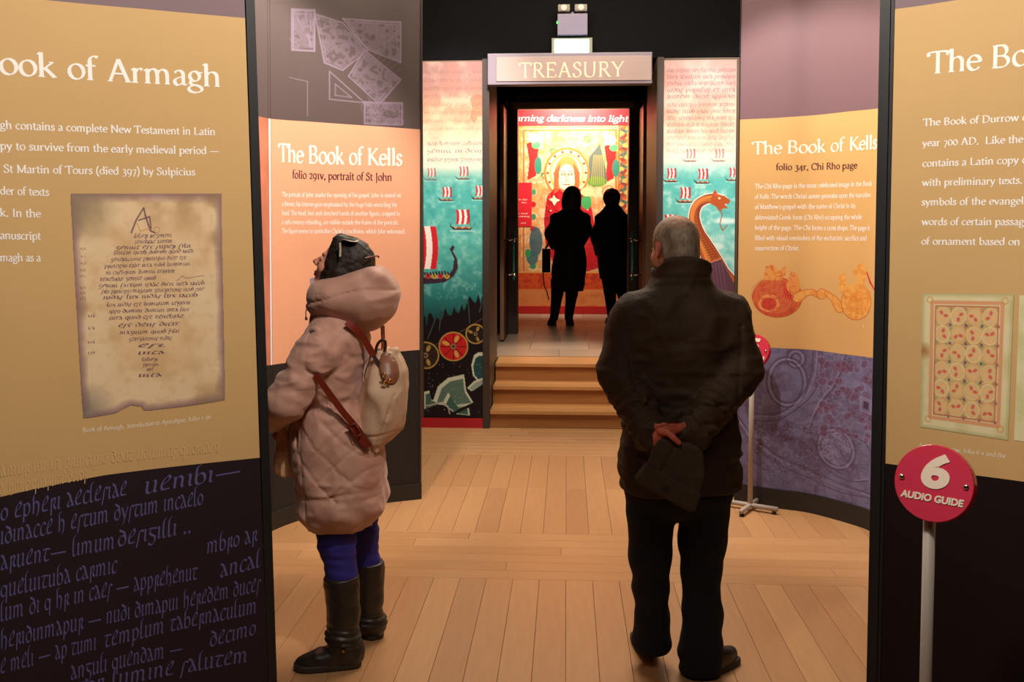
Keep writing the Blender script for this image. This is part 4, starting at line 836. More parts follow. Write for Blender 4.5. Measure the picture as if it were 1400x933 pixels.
# invented beast ornament in red and orange
ra = Ras(1026, 355, 1202, 448, 1.7); ra.a[:] = (222, 178, 116); painted = np.zeros(ra.U.shape)
before = ra.a.copy(); ou = (196, 92, 50)
ra.ell(1060, 407, 32, 28, ou, 1, .2); ra.ell(1060, 407, 31, 27, (206, 92, 60), 1, .2); ra.ell(1050, 415, 14, 12, (232, 160, 90)); ra.ell(1050, 416, 10, 8.5, (196, 34, 40)); ra.ell(1079, 398, 11, 13, (204, 40, 44)); ra.ell(1079, 396, 5, 11, (232, 158, 84), 1, -.5)
for i in range(9): ra.ell(1056, 404, 29-i*3, 24-i*2.4, (226, 140, 90), .8, .2, ring=.9)
ra.poly([(1042, 383), (1046, 364), (1054, 362), (1062, 370), (1072, 364), (1072, 376), (1064, 384)], (228, 160, 84)); ra.poly([(1074, 384), (1078, 370), (1086, 376), (1090, 392), (1086, 404), (1080, 392)], (230, 156, 86))
ra.line([(1086, 408), (1094, 402), (1104, 400), (1110, 404)], [14, 11, 8, 7], ou); ra.line([(1086, 408), (1094, 402), (1104, 400), (1110, 404)], [12, 9, 6, 5], (236, 176, 96))
ra.ell(1117, 403, 7.5, 7.5, ou); ra.ell(1117, 403, 6.5, 6.5, (238, 180, 100)); ra.line([(1124, 402), (1134, 410), (1142, 422)], [7, 10, 14], ou); ra.line([(1124, 402), (1134, 410), (1142, 422)], [5.5, 8.5, 12], (236, 174, 92))
ra.ell(1166, 414, 22, 25, ou, 1, .1); ra.ell(1166, 414, 21, 24, (238, 178, 94), 1, .1); ra.poly([(1142, 402), (1140, 378), (1150, 374), (1156, 388), (1168, 384), (1160, 372), (1168, 362), (1178, 360), (1182, 374), (1176, 390), (1186, 400)], (238, 178, 94)); ra.ell(1158, 384, 7, 6, (222, 178, 116))
for i in range(40): a = random.Random(i).uniform(0, 6.28); q = random.Random(i+90).uniform(3, 19); ra.ell(1166+q*math.cos(a), 412+q*1.1*math.sin(a), 3, 1.6, (224, 140, 60), .6, a, ring=.9)
om = ((np.abs(ra.a-before).sum(-1) > 4)*(ra.U > 1082)).astype(float); ra.contour(om, 8, 50, (222, 132, 60), .5, .04, (.45, .55)); om = ((np.abs(ra.a-before).sum(-1) > 4)*(ra.U < 1082)).astype(float); ra.contour(om, 7, 51, (190, 60, 50), .45, .05, (.5,)); ra.line([(1181, 372), (1186, 386), (1197, 402)], [1.2, 2.6, .8], (206, 36, 44)); ra.text('1', 1173, 448, 1178, 7, (250, 240, 220))
dd = np.abs(ra.a-before).sum(-1) > 4
ra.mesh('ornament_print', wall_patch(MR, (1026, 355), (1202, 355), (1026, 448), (1202, 448), .0004), PRINT, r, dd)
# slate-blue carved pattern over the foot
ra = Ras(1009.5, 474, 1230, 712, 1.25); ra.a[:] = (118, 116, 156); n1 = ra.noise(26, 41); n2 = ra.noise(5, 42, 3)
ra.blend(np.clip((n1-.45)*4, 0, 1), (104, 88, 122), .7); ra.blend(np.clip((n2-.5)*5, 0, 1), (134, 130, 170), .35); dk = (74, 60, 86); lt = (150, 146, 188)
def ringp(cx, cy, rx, ry, n=3, rot=0):
    for i in range(n): ra.ell(cx, cy, rx-i*3.2, ry-i*3.6, dk if i % 2 == 0 else lt, .8, rot, ring=1.3)
ra.contour(np.ones(ra.U.shape), 16, 44, dk, .35, .02, (.42, .5, .58)); ra.contour((ra.U > 1115).astype(float)*(ra.V < 610), 10, 45, lt, .45, .03, (.45, .55)); ringp(1142, 629, 28, 34, 3); ringp(1086, 490, 12, 16, 3); ringp(1075, 530, 26, 42, 3); ringp(1215, 560, 14, 20, 2)
for off_ in (0, 5, 12): ra.line(catmull([(1108+off_, 474), (1104+off_, 520), (1090+off_, 556), (1066, 582+off_), (1030, 588+off_)], 6), 1.3, lt if off_ == 5 else dk, .8)
for off_ in (0, 4): ra.line(catmull([(1150+off_, 474), (1138+off_, 520), (1116+off_, 560), (1106, 596+off_), (1112, 632), (1130, 666), (1160, 676), (1190, 664+off_)], 6), 1.4, dk if off_ else lt, .8)
for off_ in (0, 6, 14): ra.line(catmull([(1010, 590+off_), (1034, 628+off_), (1066, 655+off_), (1104, 672+off_), (1150, 684+off_), (1225, 690)], 6), 1.3, dk if off_ != 6 else lt, .8)
ra.line(catmull([(1160, 600), (1186, 612), (1202, 640), (1212, 690)], 6), 1.6, dk, .8)
q = random.Random(5)
for i in range(120):
    x = q.uniform(1118, 1225); y = q.uniform(484, 610)
    if q.random() < .6: ra.ell(x, y, q.uniform(3, 7), q.uniform(4, 9), (104, 66, 94), .55, q.random(), ring=0); ra.ell(x, y, q.uniform(3, 6), q.uniform(4, 8), lt, .5, q.random(), ring=1.0)
for i in range(60): ra.ell(1142+q.uniform(-20, 20), 629+q.uniform(-26, 26), q.uniform(2, 6), q.uniform(2, 5), lt, .5, q.random()*3, ring=1)
for i in range(80): ra.ell(q.uniform(1030, 1130), q.uniform(600, 680), q.uniform(2, 6), q.uniform(2, 6), (84, 58, 80), .5, q.random()*3, ring=1.2)
for x in (1176, 1196): ra.line([(x, 538), (x+16, 541), (x+16, 562), (x, 559), (x, 538)], 1.6, lt, .9); ra.poly([(x+4, 543), (x+12, 545), (x+12, 557), (x+4, 555)], (82, 60, 86))
s0 = sA; s1 = MR.hit(1203, 560)[0]+.10
def foot(fx, fy):
    sv = s0+(s1-s0)*fx; zt = np.vectorize(botc)(sv)-.0005; z = zt+(.115-zt)*fy
    n0 = np.interp(sv, MR.s, MR.n[:, 0]); n1_ = np.interp(sv, MR.s, MR.n[:, 1]); nl = np.hypot(n0, n1_)
    return np.stack([np.interp(sv, MR.s, MR.p[:, 0])+n0/nl*.0004, np.interp(sv, MR.s, MR.p[:, 1])+n1_/nl*.0004, z], -1)
ra.mesh('pattern_print', foot, PRINT, r)
settle(r, *MR.xy(.5))
# ================================================================== AUDIO GUIDE STANDS
M_signred = mat('red_disc', (212, 58, 84), .22, spec=.6); M_rim = mat('red_rim', (190, 20, 40), .2); M_pole = mat('grey_steel_pole', (172, 162, 152), .5); M_foot = mat('black_rubber', (20, 20, 20), .7)
def font_mesh(name, txt, size, m, parent, shear=0.0, off=0.0, bold=0.0):
    c = bpy.data.curves.new(name, 'FONT'); c.body = txt; c.size = size; c.shear = shear; c.offset = bold; c.extrude = .0008; c.align_x = 'CENTER'; c.align_y = 'CENTER'; c.resolution_u = 5
    t = bpy.data.objects.new(name, c); COL.objects.link(t); dg = bpy.context.evaluated_depsgraph_get(); me = bpy.data.meshes.new_from_object(t.evaluated_get(dg))
    bpy.data.objects.remove(t); me.materials.clear(); me.materials.append(m); o = bpy.data.objects.new(name, me); COL.objects.link(o); o.parent = parent; return o
def guide_stand(x, y, zc, yaw, tilt, rad, label, number, fl=.21, fa=.35):
    st = empty('audio_guide_stand', (x, y, 0), 0, label, 'sign stand', None)
    mb = MB(); mb.tube([(0, 0, .03), (0, 0, zc-rad*.55)], .015, 14); mb.build('pole', M_pole, st, True)
    mb = MB()
    for a in (0, PI/2):
        dx, dy = math.cos(yaw+a+fa), math.sin(yaw+a+fa)
        mb.tube([(-dx*fl, -dy*fl, .032), (dx*fl, dy*fl, .032)], .014, 10)
    mb.build('cross_foot', M_pole, st, True)
    for i in range(4):
        a = yaw+fa+i*PI/2; mb = MB(); mb.lathe((math.cos(a)*(fl-.02), math.sin(a)*(fl-.02), 0), (0, 0, 1), [(0, .014), (.012, .014), (.02, .008)], 10); mb.build('foot_pad', M_foot, st)
    hd = bpy.data.objects.new('sign_head', None); COL.objects.link(hd); hd.parent = st; hd.location = (0, -.02, zc); hd.rotation_euler = (PI/2-tilt, 0, yaw)
    mb = MB(); mb.lathe((0, 0, 0), (0, 0, 1), [(-.03, rad*.96), (-.026, rad), (-.002, rad), (.0, rad*.985)], 48); mb.build('disc_rim', M_rim, hd, False)
    mb = MB(); mb.lathe((0, 0, 0), (0, 0, 1), [(0, rad*.985), (.0015, rad*.98)], 48); mb.build('disc_face', M_signred, hd, False)
    o = font_mesh('numeral', number, rad*1.15, mat('cream_lettering', (246, 226, 206), .4), hd, .12, bold=.0052*rad/.1); o.location = (0, rad*.26, .003); o.scale = (1.22, 1.0, 1)
    o = font_mesh('lettering', 'AUDIO GUIDE', rad*.245, mat('cream_lettering', (246, 226, 206), .4), hd, .12, bold=.0011*rad/.1); o.location = (0, -rad*.40, .003); o.scale = (.98, 1, 1)
    for sx in (-1, 1):
        mb = MB(); mb.lathe((sx*rad*.80, rad*.04, .0015), (0, 0, 1), [(0, rad*.075), (.004, rad*.07), (.006, rad*.04)], 14); mb.build('screw', M_chrome, hd, True)
    return st
d = ray(1276, 661); t = 2.62/math.hypot(d[0], d[1]); p = d*t+np.array([0, 0, HC])
gs1 = guide_stand(p[0], p[1]+.02, p[2], R(-38), R(14), .0975, 'red round audio guide sign numbered 6 on a grey pole', '6')
d = ray(1035, 480); t = 5.76/math.hypot(d[0], d[1]); p = d*t+np.array([0, 0, HC])
gs2 = guide_stand(1.098, 5.675, p[2], R(-35), R(15), .10, 'audio guide stand half hidden behind the man in dark jacket', '5', .165, R(35)-.52)
# ================================================================== IMPLICIT MODELLER (numpy field -> one continuous surface)
def sm_min(a, b, k):
    if k <= 0: return np.minimum(a, b)
    h = np.clip(.5+.5*(b-a)/k, 0, 1); return b*(1-h)+a*h-k*h*(1-h)
def sm_max(a, b, k): return -sm_min(-a, -b, k)
def cone(p, a, b, ra, rb):
    a = np.array(a, float); b = np.array(b, float); e = b-a; t = np.clip((p-a)@e/(e@e+1e-12), 0, 1)
    return np.linalg.norm(p-a-t[:, None]*e, axis=1)-(ra+(rb-ra)*t)
def chain(p, pts, rads, k=.0):
    d = None
    for i in range(len(pts)-1):
        q = cone(p, pts[i], pts[i+1], rads[i], rads[i+1]); d = q if d is None else sm_min(d, q, k)
    return d
def ellip(p, c, r, M=None):
    q = p-np.array(c, float)
    if M is not None: q = q@M
    r = np.array(r, float); k0 = np.linalg.norm(q/r, axis=1); k1 = np.linalg.norm(q/(r*r), axis=1)+1e-9
    return k0*(k0-1)/k1
def column(p, prof, pw=2.0):                              # prof rows: z, cx, cy, a, b
    P = np.array(prof, float); P = P[np.argsort(P[:, 0])]; z = p[:, 2]
    tt = np.linspace(P[0, 0], P[-1, 0], 90); dense = np.stack([np.interp(tt, P[:, 0], P[:, i]) for i in range(1, 5)], 1)
    ker = np.array([1, 2, 3, 2, 1.])/9; pad = np.pad(dense, ((2, 2), (0, 0)), 'edge'); dense = np.stack([np.convolve(pad[:, i], ker, 'valid') for i in range(4)], 1)
    cx, cy, a, b = [np.interp(z, tt, dense[:, i]) for i in range(4)]
    r = (np.abs((p[:, 0]-cx)/a)**pw+np.abs((p[:, 1]-cy)/b)**pw)**(1/pw)
    d = (r-1)*np.minimum(a, b); dz = np.maximum(P[0, 0]-z, z-P[-1, 0]); return np.maximum(d, dz)
def poly2(x, y, pts):                                     # signed distance to a polygon in the plane
    v = np.array(pts, float); n = len(v); d = np.full(x.shape, 1e9); s = np.zeros(x.shape, bool)
    for i in range(n):
        a, b = v[i], v[(i+1) % n]; e = b-a; wx, wy = x-a[0], y-a[1]; t = np.clip((wx*e[0]+wy*e[1])/(e@e+1e-12), 0, 1)
        d = np.minimum(d, np.hypot(wx-t*e[0], wy-t*e[1]))
        if a[1] != b[1]: s ^= ((a[1] > y) != (b[1] > y)) & (x < (b[0]-a[0])*(y-a[1])/(b[1]-a[1])+a[0])
    return np.where(s, -d, d)
_NT = np.random.default_rng(99).random((32, 32, 32))
def vnoise(p, sc):
    q = p/np.array(sc); i = np.floor(q).astype(int); f = q-i; f = f*f*(3-2*f); i0 = i % 32; i1 = (i+1) % 32; T = _NT
    c = lambda a, b, d: T[a, b, d]
    x0, y0, z0 = i0.T; x1, y1, z1 = i1.T; fx, fy, fz = f.T
    return ((c(x0, y0, z0)*(1-fx)+c(x1, y0, z0)*fx)*(1-fy)+(c(x0, y1, z0)*(1-fx)+c(x1, y1, z0)*fx)*fy)*(1-fz)+((c(x0, y0, z1)*(1-fx)+c(x1, y0, z1)*fx)*(1-fy)+(c(x0, y1, z1)*(1-fx)+c(x1, y1, z1)*fx)*fy)*fz
def folds(p, sc, amp):                                    # soft ridged cloth folds
    return amp*(1-2*np.abs(2*vnoise(p, sc)-1))
def groove(d, w_, amp): return amp*np.exp(-(d/w_)**2)
def surface(f, lo, hi, h):
    lo = np.array(lo, float); hi = np.array(hi, float); n = np.ceil((hi-lo)/h).astype(int)+1
    B = 8; nb = np.ceil(n/B).astype(int); n = nb*B
    cs = [lo[i]+h*(np.arange(nb[i])*B+(B-1)/2) for i in range(3)]
    C = np.stack(np.meshgrid(*cs, indexing='ij'), -1).reshape(-1, 3); dc = f(C); act = np.abs(dc) < h*B*1.35
    g = np.repeat(np.repeat(np.repeat(dc.reshape(nb), B, 0), B, 1), B, 2)
    o = np.stack(np.meshgrid(*[np.arange(B)]*3, indexing='ij'), -1).reshape(-1, 3)
    bi = np.argwhere(act.reshape(nb)); ids = (bi[:, None, :]*B+o[None]).reshape(-1, 3)
    if len(ids): g[ids[:, 0], ids[:, 1], ids[:, 2]] = f(lo+ids*h)
    s = g < 0; c = [s[i:n[0]-1+i, j:n[1]-1+j, k:n[2]-1+k] for i in (0, 1) for j in (0, 1) for k in (0, 1)]
    cnt = sum(q.astype(np.int8) for q in c); cell = (cnt > 0) & (cnt < 8); idx = -np.ones(cell.shape, int); cid = np.argwhere(cell); idx[cell] = np.arange(len(cid))
    acc = np.zeros((len(cid), 3)); num = np.zeros(len(cid)); cor = [(i, j, k) for i in (0, 1) for j in (0, 1) for k in (0, 1)]
    val = {q: g[cid[:, 0]+q[0], cid[:, 1]+q[1], cid[:, 2]+q[2]] for q in cor}
    for a in cor:
        for ax in range(3):
            if a[ax] == 0:
                b = list(a); b[ax] = 1; b = tuple(b); va, vb = val[a], val[b]; m = (va < 0) != (vb < 0); t = np.where(m, va/(va-vb+1e-20), 0)
                q = np.array(a, float)+np.outer(t, [ax == 0, ax == 1, ax == 2]); acc += q*m[:, None]; num += m
    V = lo+(cid+acc/num[:, None])*h; Q = []
    for ax in range(3):
        s0 = [slice(None)]*3; s1 = [slice(None)]*3; s0[ax] = slice(0, -1); s1[ax] = slice(1, None)
        e = s[tuple(s0)] != s[tuple(s1)]; E = np.argwhere(e); b, c2 = [(1, 2), (2, 0), (0, 1)][ax]
        ok = (E[:, b] > 0) & (E[:, c2] > 0) & (E[:, 0] < n[0]-1) & (E[:, 1] < n[1]-1) & (E[:, 2] < n[2]-1); E = E[ok]
        def I_(db, dc): q = E.copy(); q[:, b] -= db; q[:, c2] -= dc; return idx[q[:, 0], q[:, 1], q[:, 2]]
        q = np.stack([I_(0, 0), I_(1, 0), I_(1, 1), I_(0, 1)], 1); fl = s[E[:, 0], E[:, 1], E[:, 2]]; q[~fl] = q[~fl][:, ::-1]; Q.append(q)
    Q = np.concatenate(Q); Q = Q[(Q >= 0).all(1)]; return V, Q
def smooth_mesh(V, Q, it=1, lam=.5):
    e = np.concatenate([Q[:, [0, 1]], Q[:, [1, 2]], Q[:, [2, 3]], Q[:, [3, 0]]]); n = len(V)
    for _ in range(it):
        s = np.zeros_like(V); c = np.zeros(n)
        for i in range(3): s[:, i] = np.bincount(e[:, 0], V[e[:, 1], i], n)+np.bincount(e[:, 1], V[e[:, 0], i], n)
        c = np.bincount(e[:, 0], minlength=n)+np.bincount(e[:, 1], minlength=n); V = V+lam*(s/np.maximum(c, 1)[:, None]-V)
    return V
def sdf_obj(name, f, lo, hi, h, m, parent, it=1, colf=None, extra=None):
    V, Q = surface(f, lo, hi, h); V = smooth_mesh(V, Q, it)
    for fx, l2, h2, hh in (extra or []):
        V2, Q2 = surface(fx, l2, h2, hh); V2 = smooth_mesh(V2, Q2, 1); Q = np.concatenate([Q, Q2+len(V)]); V = np.concatenate([V, V2])
    o = fobj(name, V, Q, m, parent)
    if colf is not None:
        C = lin(np.clip(colf(V), 0, 255)); at = o.data.color_attributes.new('Col', 'FLOAT_COLOR', 'POINT')
        at.data.foreach_set('color', np.concatenate([C, np.ones((len(C), 1))], 1).astype(np.float32).ravel())
    return o
def rotm(ax, deg):
    return np.array(Matrix.Rotation(R(deg), 3, ax))
# ---- one anatomical head, face towards -Y, origin between the ears
def head_field(q, female=False):
    d = ellip(q, (0, .012, .030), (.077, .096, .088)); d = sm_min(d, ellip(q, (0, -.028, -.045), (.056 if female else .060, .064, .074)), .03)
    d = sm_min(d, ellip(q, (0, -.074, -.102), (.024, .018, .017)), .025)
    for s in (-1, 1):
        d = sm_min(d, ellip(q, (s*.036, -.062, -.032), (.024, .022, .024)), .02)
        d = sm_max(d, -ellip(q, (s*.031, -.101, .0), (.017, .014, .012)), .012)
    d = sm_min(d, ellip(q, (0, -.080, .018), (.044, .014, .010)), .014)
    d = sm_min(d, cone(q, (0, -.088, .006), (0, -.114, -.028), .0075, .0105), .010)
    for s in (-1, 1):
        d = sm_min(d, ellip(q, (s*.011, -.101, -.034), (.008, .010, .007)), .006); d = sm_min(d, ellip(q, (s*.031, -.083, .0), (.0125, .0125, .0105)), .003)
        d = sm_min(d, ellip(q, (s*.078, .012, -.008), (.008, .019, .031), rotm('X', -12)@rotm('Z', -s*18)), .005)
        d = sm_max(d, -ellip(q, (s*.086, .008, -.004), (.005, .010, .017)), .004)
    d = sm_min(d, ellip(q, (0, -.094, -.062), (.021, .008, .0055)), .006); d = sm_min(d, ellip(q, (0, -.092, -.0735), (.018, .008, .006)), .006)
    d = sm_max(d, -ellip(q, (0, -.104, -.0675), (.022, .006, .0015)), .002)
    return d
def skin_col(q, base):                                    # lips, brows, eyes on the head (local coordinates)
    C = np.tile(np.array(base, float), (len(q), 1)); C *= (1+.08*(vnoise(q, (.03,)*3)-.5))[:, None]
    def mix(m, c): nonlocal C; m = np.clip(m, 0, 1)[:, None]; C = C*(1-m)+np.array(c, float)*m
    mix(np.exp(-((np.hypot(q[:, 0]/.022, (q[:, 2]+.068)/.011))**4))*(q[:, 1] < -.085), (176, 84, 74))
    for s in (-1, 1):
        mix(np.exp(-((np.hypot((q[:, 0]-s*.031)/.015, (q[:, 2]-.018)/.0035))**4))*(q[:, 1] < -.07), (70, 48, 36))
        mix((np.hypot((q[:, 0]-s*.031)/.009, (q[:, 2])/.005) < 1)*(q[:, 1] < -.085), (235, 225, 215)); mix((np.hypot((q[:, 0]-s*.031), q[:, 2]) < .0042)*(q[:, 1] < -.085), (60, 42, 30))
        mix((np.abs(q[:, 0]) > .074)*.6, (200, 96, 74))
    return C
M_skin = mat('skin', (255, 255, 255), .5, attr=True, spec=.35); M_skinp = mat('hand_skin', (226, 150, 122), .5, .06, 20)
M_hair = mat('hair', (255, 255, 255), .6, attr=True, bump=.25, bscale=220, stretch=(1, 1, .25))
class Fig:                                                # a figure standing at (depth, pixel column); LP turns a photo point into the figure's own axes
    def __init__(s, name, u, depth, z0, label, cat='person'):
        s.xc = (u-700)/F*depth; s.Y = depth; s.z0 = z0; p = CW(s.xc, depth)
        s.root = empty(name, (p[0], p[1], z0), YAW, label, cat)
    def P(s, u, v, dy=0.0):
        a = (u-700.0)/F; b = -(v+SHIFT-466.5)/F; cp, sp = math.cos(PITCH), math.sin(PITCH); fw = cp+b*sp; up = -sp+b*cp; t = (s.Y+dy)/fw
        return np.array([a*t-s.xc, dy, HC+up*t-s.z0])
    def h(s, du): return du/F*s.Y                          # pixels -> metres at the figure
# ================================================================== MAN IN THE DARK JACKET (seen from behind)
man = Fig('person', 930, 3.50, 0, 'grey-haired man in dark olive-brown jacket, hands clasped behind his back'); r = man.root; P = man.P
M_jacket = mat('olive_brown_nylon', (60, 43, 28), .7, .15, 14, .2, 90, spec=.25); M_trouser = mat('navy_black_trousers', (15, 16, 24), .95, .1, 20, .2, 200)
M_shoe = mat('black_leather', (30, 24, 20), .38, .2, 20, .1, 60); M_sole = mat('dark_sole', (46, 38, 26), .6)
hc = P(922, 340, .02); Mh = rotm('Z', 180+24)@rotm('X', 4)    # local -> figure; face away and a little to the left
def man_head(p):
    q = (p-hc)@Mh; d = head_field(q/1.0); return sm_min(d, cone(q, (0, .03, -.05), (0, .045, -.20), .058, .066), .03)
def man_colour(V):
    q = (V-hc)@Mh; return skin_col(q, (214, 146, 110))
# hands
def finger(p, pts, r0=.0095, r1=.0072): return chain(p, [P(*a) for a in pts], np.linspace(r0, r1, len(pts)), .003)
def hands(p):
    d = cone(p, P(946, 590, -.215), P(926, 584, -.245), .027, .024)      # right hand, lying over the left
    d = sm_min(d, ellip(p, P(921, 584, -.252), (.030, .017, .024)), .012)
    for a in ([(921, 577.5, -.262), (909, 575.5, -.27), (900, 578, -.268), (895, 581.5, -.262)], [(920, 582, -.266), (908, 580, -.277), (898, 583, -.274), (893, 587, -.266)],
              [(920, 587, -.266), (909, 586, -.278), (900, 589, -.276), (895, 593, -.268)], [(921, 591, -.262), (912, 592, -.272), (905, 595, -.27)]):
        d = sm_min(d, finger(p, a), .004)
    d = sm_min(d, finger(p, [(934, 583, -.245), (925, 577, -.262), (914, 574.5, -.268)], .011, .009), .006)
    e = cone(p, P(884, 594, -.215), P(897, 597, -.262), .026, .022)       # left hand holding the hat
    e = sm_min(e, ellip(p, P(902, 596, -.278), (.024, .017, .022)), .012)
    for i, a in enumerate(([(894, 599, -.285), (890.5, 606, -.29), (891, 613, -.285)], [(898, 601, -.283), (894.5, 608, -.286), (894.5, 615, -.28)], [(902, 603, -.28), (899, 610, -.28), (899, 617, -.276)], [(906, 603, -.276), (904, 610, -.276), (904, 616, -.272)])):
        e = sm_min(e, finger(p, a), .004)
    e = sm_min(e, finger(p, [(903, 590, -.295), (913, 592, -.312), (921, 599, -.318), (928, 605.5, -.315)], .0125, .009), .006)
    return np.minimum(d, e)
def man_body(p):
    d = man_head(p); ch = P(930, 470); pe = P(930, 660)
    d = sm_min(d, cone(p, P(930, 420), pe, .12, .13), .06)
    for s, e, w_ in (((868, 432), (846, 518), (886, 594)), ((992, 430), (1012, 515), (944, 590))):
        d = sm_min(d, chain(p, [P(*s), P(*e, -.05), P(*w_, -.21)], [.05, .04, .03], .02), .03)
    for a in ([(895, 690, 0), (889, 790, .02), (892, 868, .055)], [(962, 690, 0), (958, 800, 0), (958, 905, -.02)]):
        d = sm_min(d, chain(p, [P(*q) for q in a], [.085, .050, .030], .02), .04)
    return d
sdf_obj('body', man_body, (-.42, -.32, .05), (.42, .25, 1.36), .014, M_skin, r, 1, man_colour,
        [(man_head, hc-[.14, .16, .19], hc+[.14, .16, .15], .0045), (hands, P(878, 566, -.35), P(956, 622, -.19)[[0, 1, 2]]*[1, 1, 1], .0026)] if False else
        [(man_head, hc-[.14, .16, .19], hc+[.14, .16, .15], .0045), (hands, np.array([P(876, 600)[0], -.35, P(900, 626)[2]]), np.array([P(958, 600)[0], -.18, P(900, 562)[2]]), .0026)])
def man_hair(p):
    q = (p-hc)@Mh; d = ellip(q, (0, .012, .030), (.080, .099, .092)); d = sm_min(d, ellip(q, (0, .045, -.035), (.068, .058, .058)), .03)
    d = np.maximum(d, -(q[:, 1]+.045-.35*np.maximum(0, -q[:, 2]-.0))); d = np.maximum(d, -q[:, 2]-.085)
    d = sm_max(d, -ellip(q, (.078, .0, -.02), (.03, .026, .05)), .006); d = sm_max(d, -ellip(q, (-.078, .0, -.02), (.03, .026, .05)), .006)
    return d-.0012*(vnoise(p, (.004, .004, .012))-.5)*2
def man_hair_col(V):
    q = (V-hc)@Mh; C = np.tile(np.array([152., 134, 112]), (len(V), 1)); n = vnoise(V, (.018, .018, .03)); n2 = vnoise(V, (.006, .006, .012))
    m = np.clip((n-.35)*2.2, 0, 1)*np.clip((q[:, 1]+.01)/.05, 0, 1); C = C*(1-m[:, None]*.55)+np.array([96., 74, 62])*m[:, None]*.55
    bald = np.exp(-((q[:, 0]-.012)**2+(q[:, 1]-.055)**2+(q[:, 2]-.10)**2)/.045**2); C = C*(1-bald[:, None]*.8)+np.array([196., 122, 84])*bald[:, None]*.8
    return C*(.86+.28*n2)[:, None]
sdf_obj('hair', man_hair, hc-[.12, .13, .12], hc+[.12, .13, .14], .0042, M_hair, r, 1, man_hair_col)
hw = man.h
prof = [(P(0, 669)[2], (849, 1013)), (P(0, 640)[2], (849, 1014)), (P(0, 600)[2], (852, 1011)), (P(0, 560)[2], (858, 1004)), (P(0, 500)[2], (858, 1003)), (P(0, 450)[2], (852, 1008)), (P(0, 425)[2], (858, 1002)), (P(0, 408)[2], (868, 990)), (P(0, 396)[2], (884, 978)), (P(0, 386)[2], (893, 970)), (P(0, 376)[2], (896, 967))]
dep = [.155, .16, .155, .145, .15, .155, .145, .13, .115, .10, .09]
def px2(rows, dep, cy=0.0):
    return [(z, ((a+b)/2-930)/F*3.5, cy, (b-a)/2/F*3.5, dd) for (z, (a, b)), dd in zip(rows, dep)]
jp = px2(prof, dep, .0)
colc = P(931, 372, .0)
def jacket(p):
    d = column(p, jp, 2.3)
    for s, e, w_ in (((868, 436), (849, 512), (889, 592)), ((992, 434), (1009, 506), (948, 591))):
        sh = P(*s); el = P(*e, -.045); wr = P(*w_, -.215)
        a = cone(p, sh, el, .086, .077); d = sm_min(d, a, .05)
        up = cone(p, el, wr, .075, .050); t = np.clip(((p-el)@(wr-el))/((wr-el)@(wr-el)), 0, 1)
        up = up-folds(p, (.09, .05, .03), .011)*(.4+.6*t)-.005*np.sin(t*46)*np.clip(t*2-.3, 0, 1)-folds(p+.1, (.04, .03, .018), .004)
        near = sm_min(a, up, .03); d = sm_min(d, near, .012)
    # stand-up collar, hollow
    q = p-colc; rr = np.sqrt((q[:, 0]/.104)**2+(q[:, 1]/.088)**2); top_ = .040+.012*(q[:, 1] < 0)-.03*(q[:, 0]/.1)**2
    col = np.maximum(np.maximum((np.abs(rr-1)-.10)*.09, q[:, 2]-top_), -.06-q[:, 2]); d = sm_min(d, col, .018)
    inner = np.maximum((rr-.86)*.09, .0-q[:, 2]); d = sm_max(d, -inner, .01)
    d = d+groove(q[:, 2]+.018, .005, .003)*(rr < 1.5)
    # folds, seams
    d = d-folds(p, (.16, .2, .10), .008)-folds(p+.3, (.07, .09, .04), .005)-.0012*(vnoise(p, (.02, .02, .012))-.5)*2
    zt = P(0, 548)[2]; d = d+groove(p[:, 2]-zt-.12*np.abs(p[:, 0])-.01*np.sin(p[:, 0]*30), .006, .004)*(p[:, 1] < 0)*(np.abs(p[:, 0]) < .15)
    d = d-groove(p[:, 2]-P(0, 532)[2]+.10*p[:, 0], .016, .006)*(p[:, 1] < 0)*(np.abs(p[:, 0]) < .16)
    for s in (-1, 1): d = d+groove(np.abs(p[:, 0]-s*(.172+.03*np.sin((p[:, 2]-1.05)*7))), .007, .005)*(p[:, 2] > P(0, 540)[2])*(p[:, 2] < P(0, 440)[2])*(p[:, 1] < .1)
    hem = P(0, 667)[2]+.006*np.sin(p[:, 0]*14); d = sm_max(d, hem-p[:, 2], .01); d = d+groove(p[:, 2]-hem-.022, .004, .0022)
    return d
sdf_obj('jacket', jacket, (-.36, -.34, P(0, 675)[2]), (.36, .24, P(0, 352)[2]), .0066, M_jacket, r, 1)
def trousers(p):
    L_ = [((889, 700, 0), .090), ((889, 760, .01), .074), ((889.5, 804, .03), .063), ((892, 845, .045), .058), ((891, 876, .06), .067), ((891, 896, .085), .046)]
    R_ = [((964, 700, 0), .092), ((960, 740, 0), .083), ((959, 780, 0), .070), ((960, 837, -.005), .070), ((958.5, 890, -.01), .076), ((957, 917, -.01), .074)]
    d = None
    for S_ in (L_, R_):
        q = chain(p, [P(*a) for a, _ in S_], [b for _, b in S_], .03); d = q if d is None else sm_min(d, q, .012)
    pv = ellip(p, P(929, 668), (.205, .14, .115)); d = sm_min(d, pv, .03)
    d = sm_max(d, P(0, 648)[2]-p[:, 2]-10, 0); d = np.maximum(d, p[:, 2]-P(0, 645)[2])
    d = sm_max(d, np.where(p[:, 0] < P(925, 0)[0], .052-p[:, 2], .012-p[:, 2]), .010)
    low = np.clip(1-p[:, 2]/.45, 0, 1); d = d-folds(p, (.08, .1, .07), .003)-folds(p+.2, (.10, .10, .04), .003)*low-.002*np.sin(p[:, 2]*95+4*p[:, 0])*np.clip(1-p[:, 2]/.22, 0, 1)
    return d
sdf_obj('trousers', trousers, (-.26, -.16, -.01), (.28, .24, P(0, 640)[2]), .0075, M_trouser, r, 1)
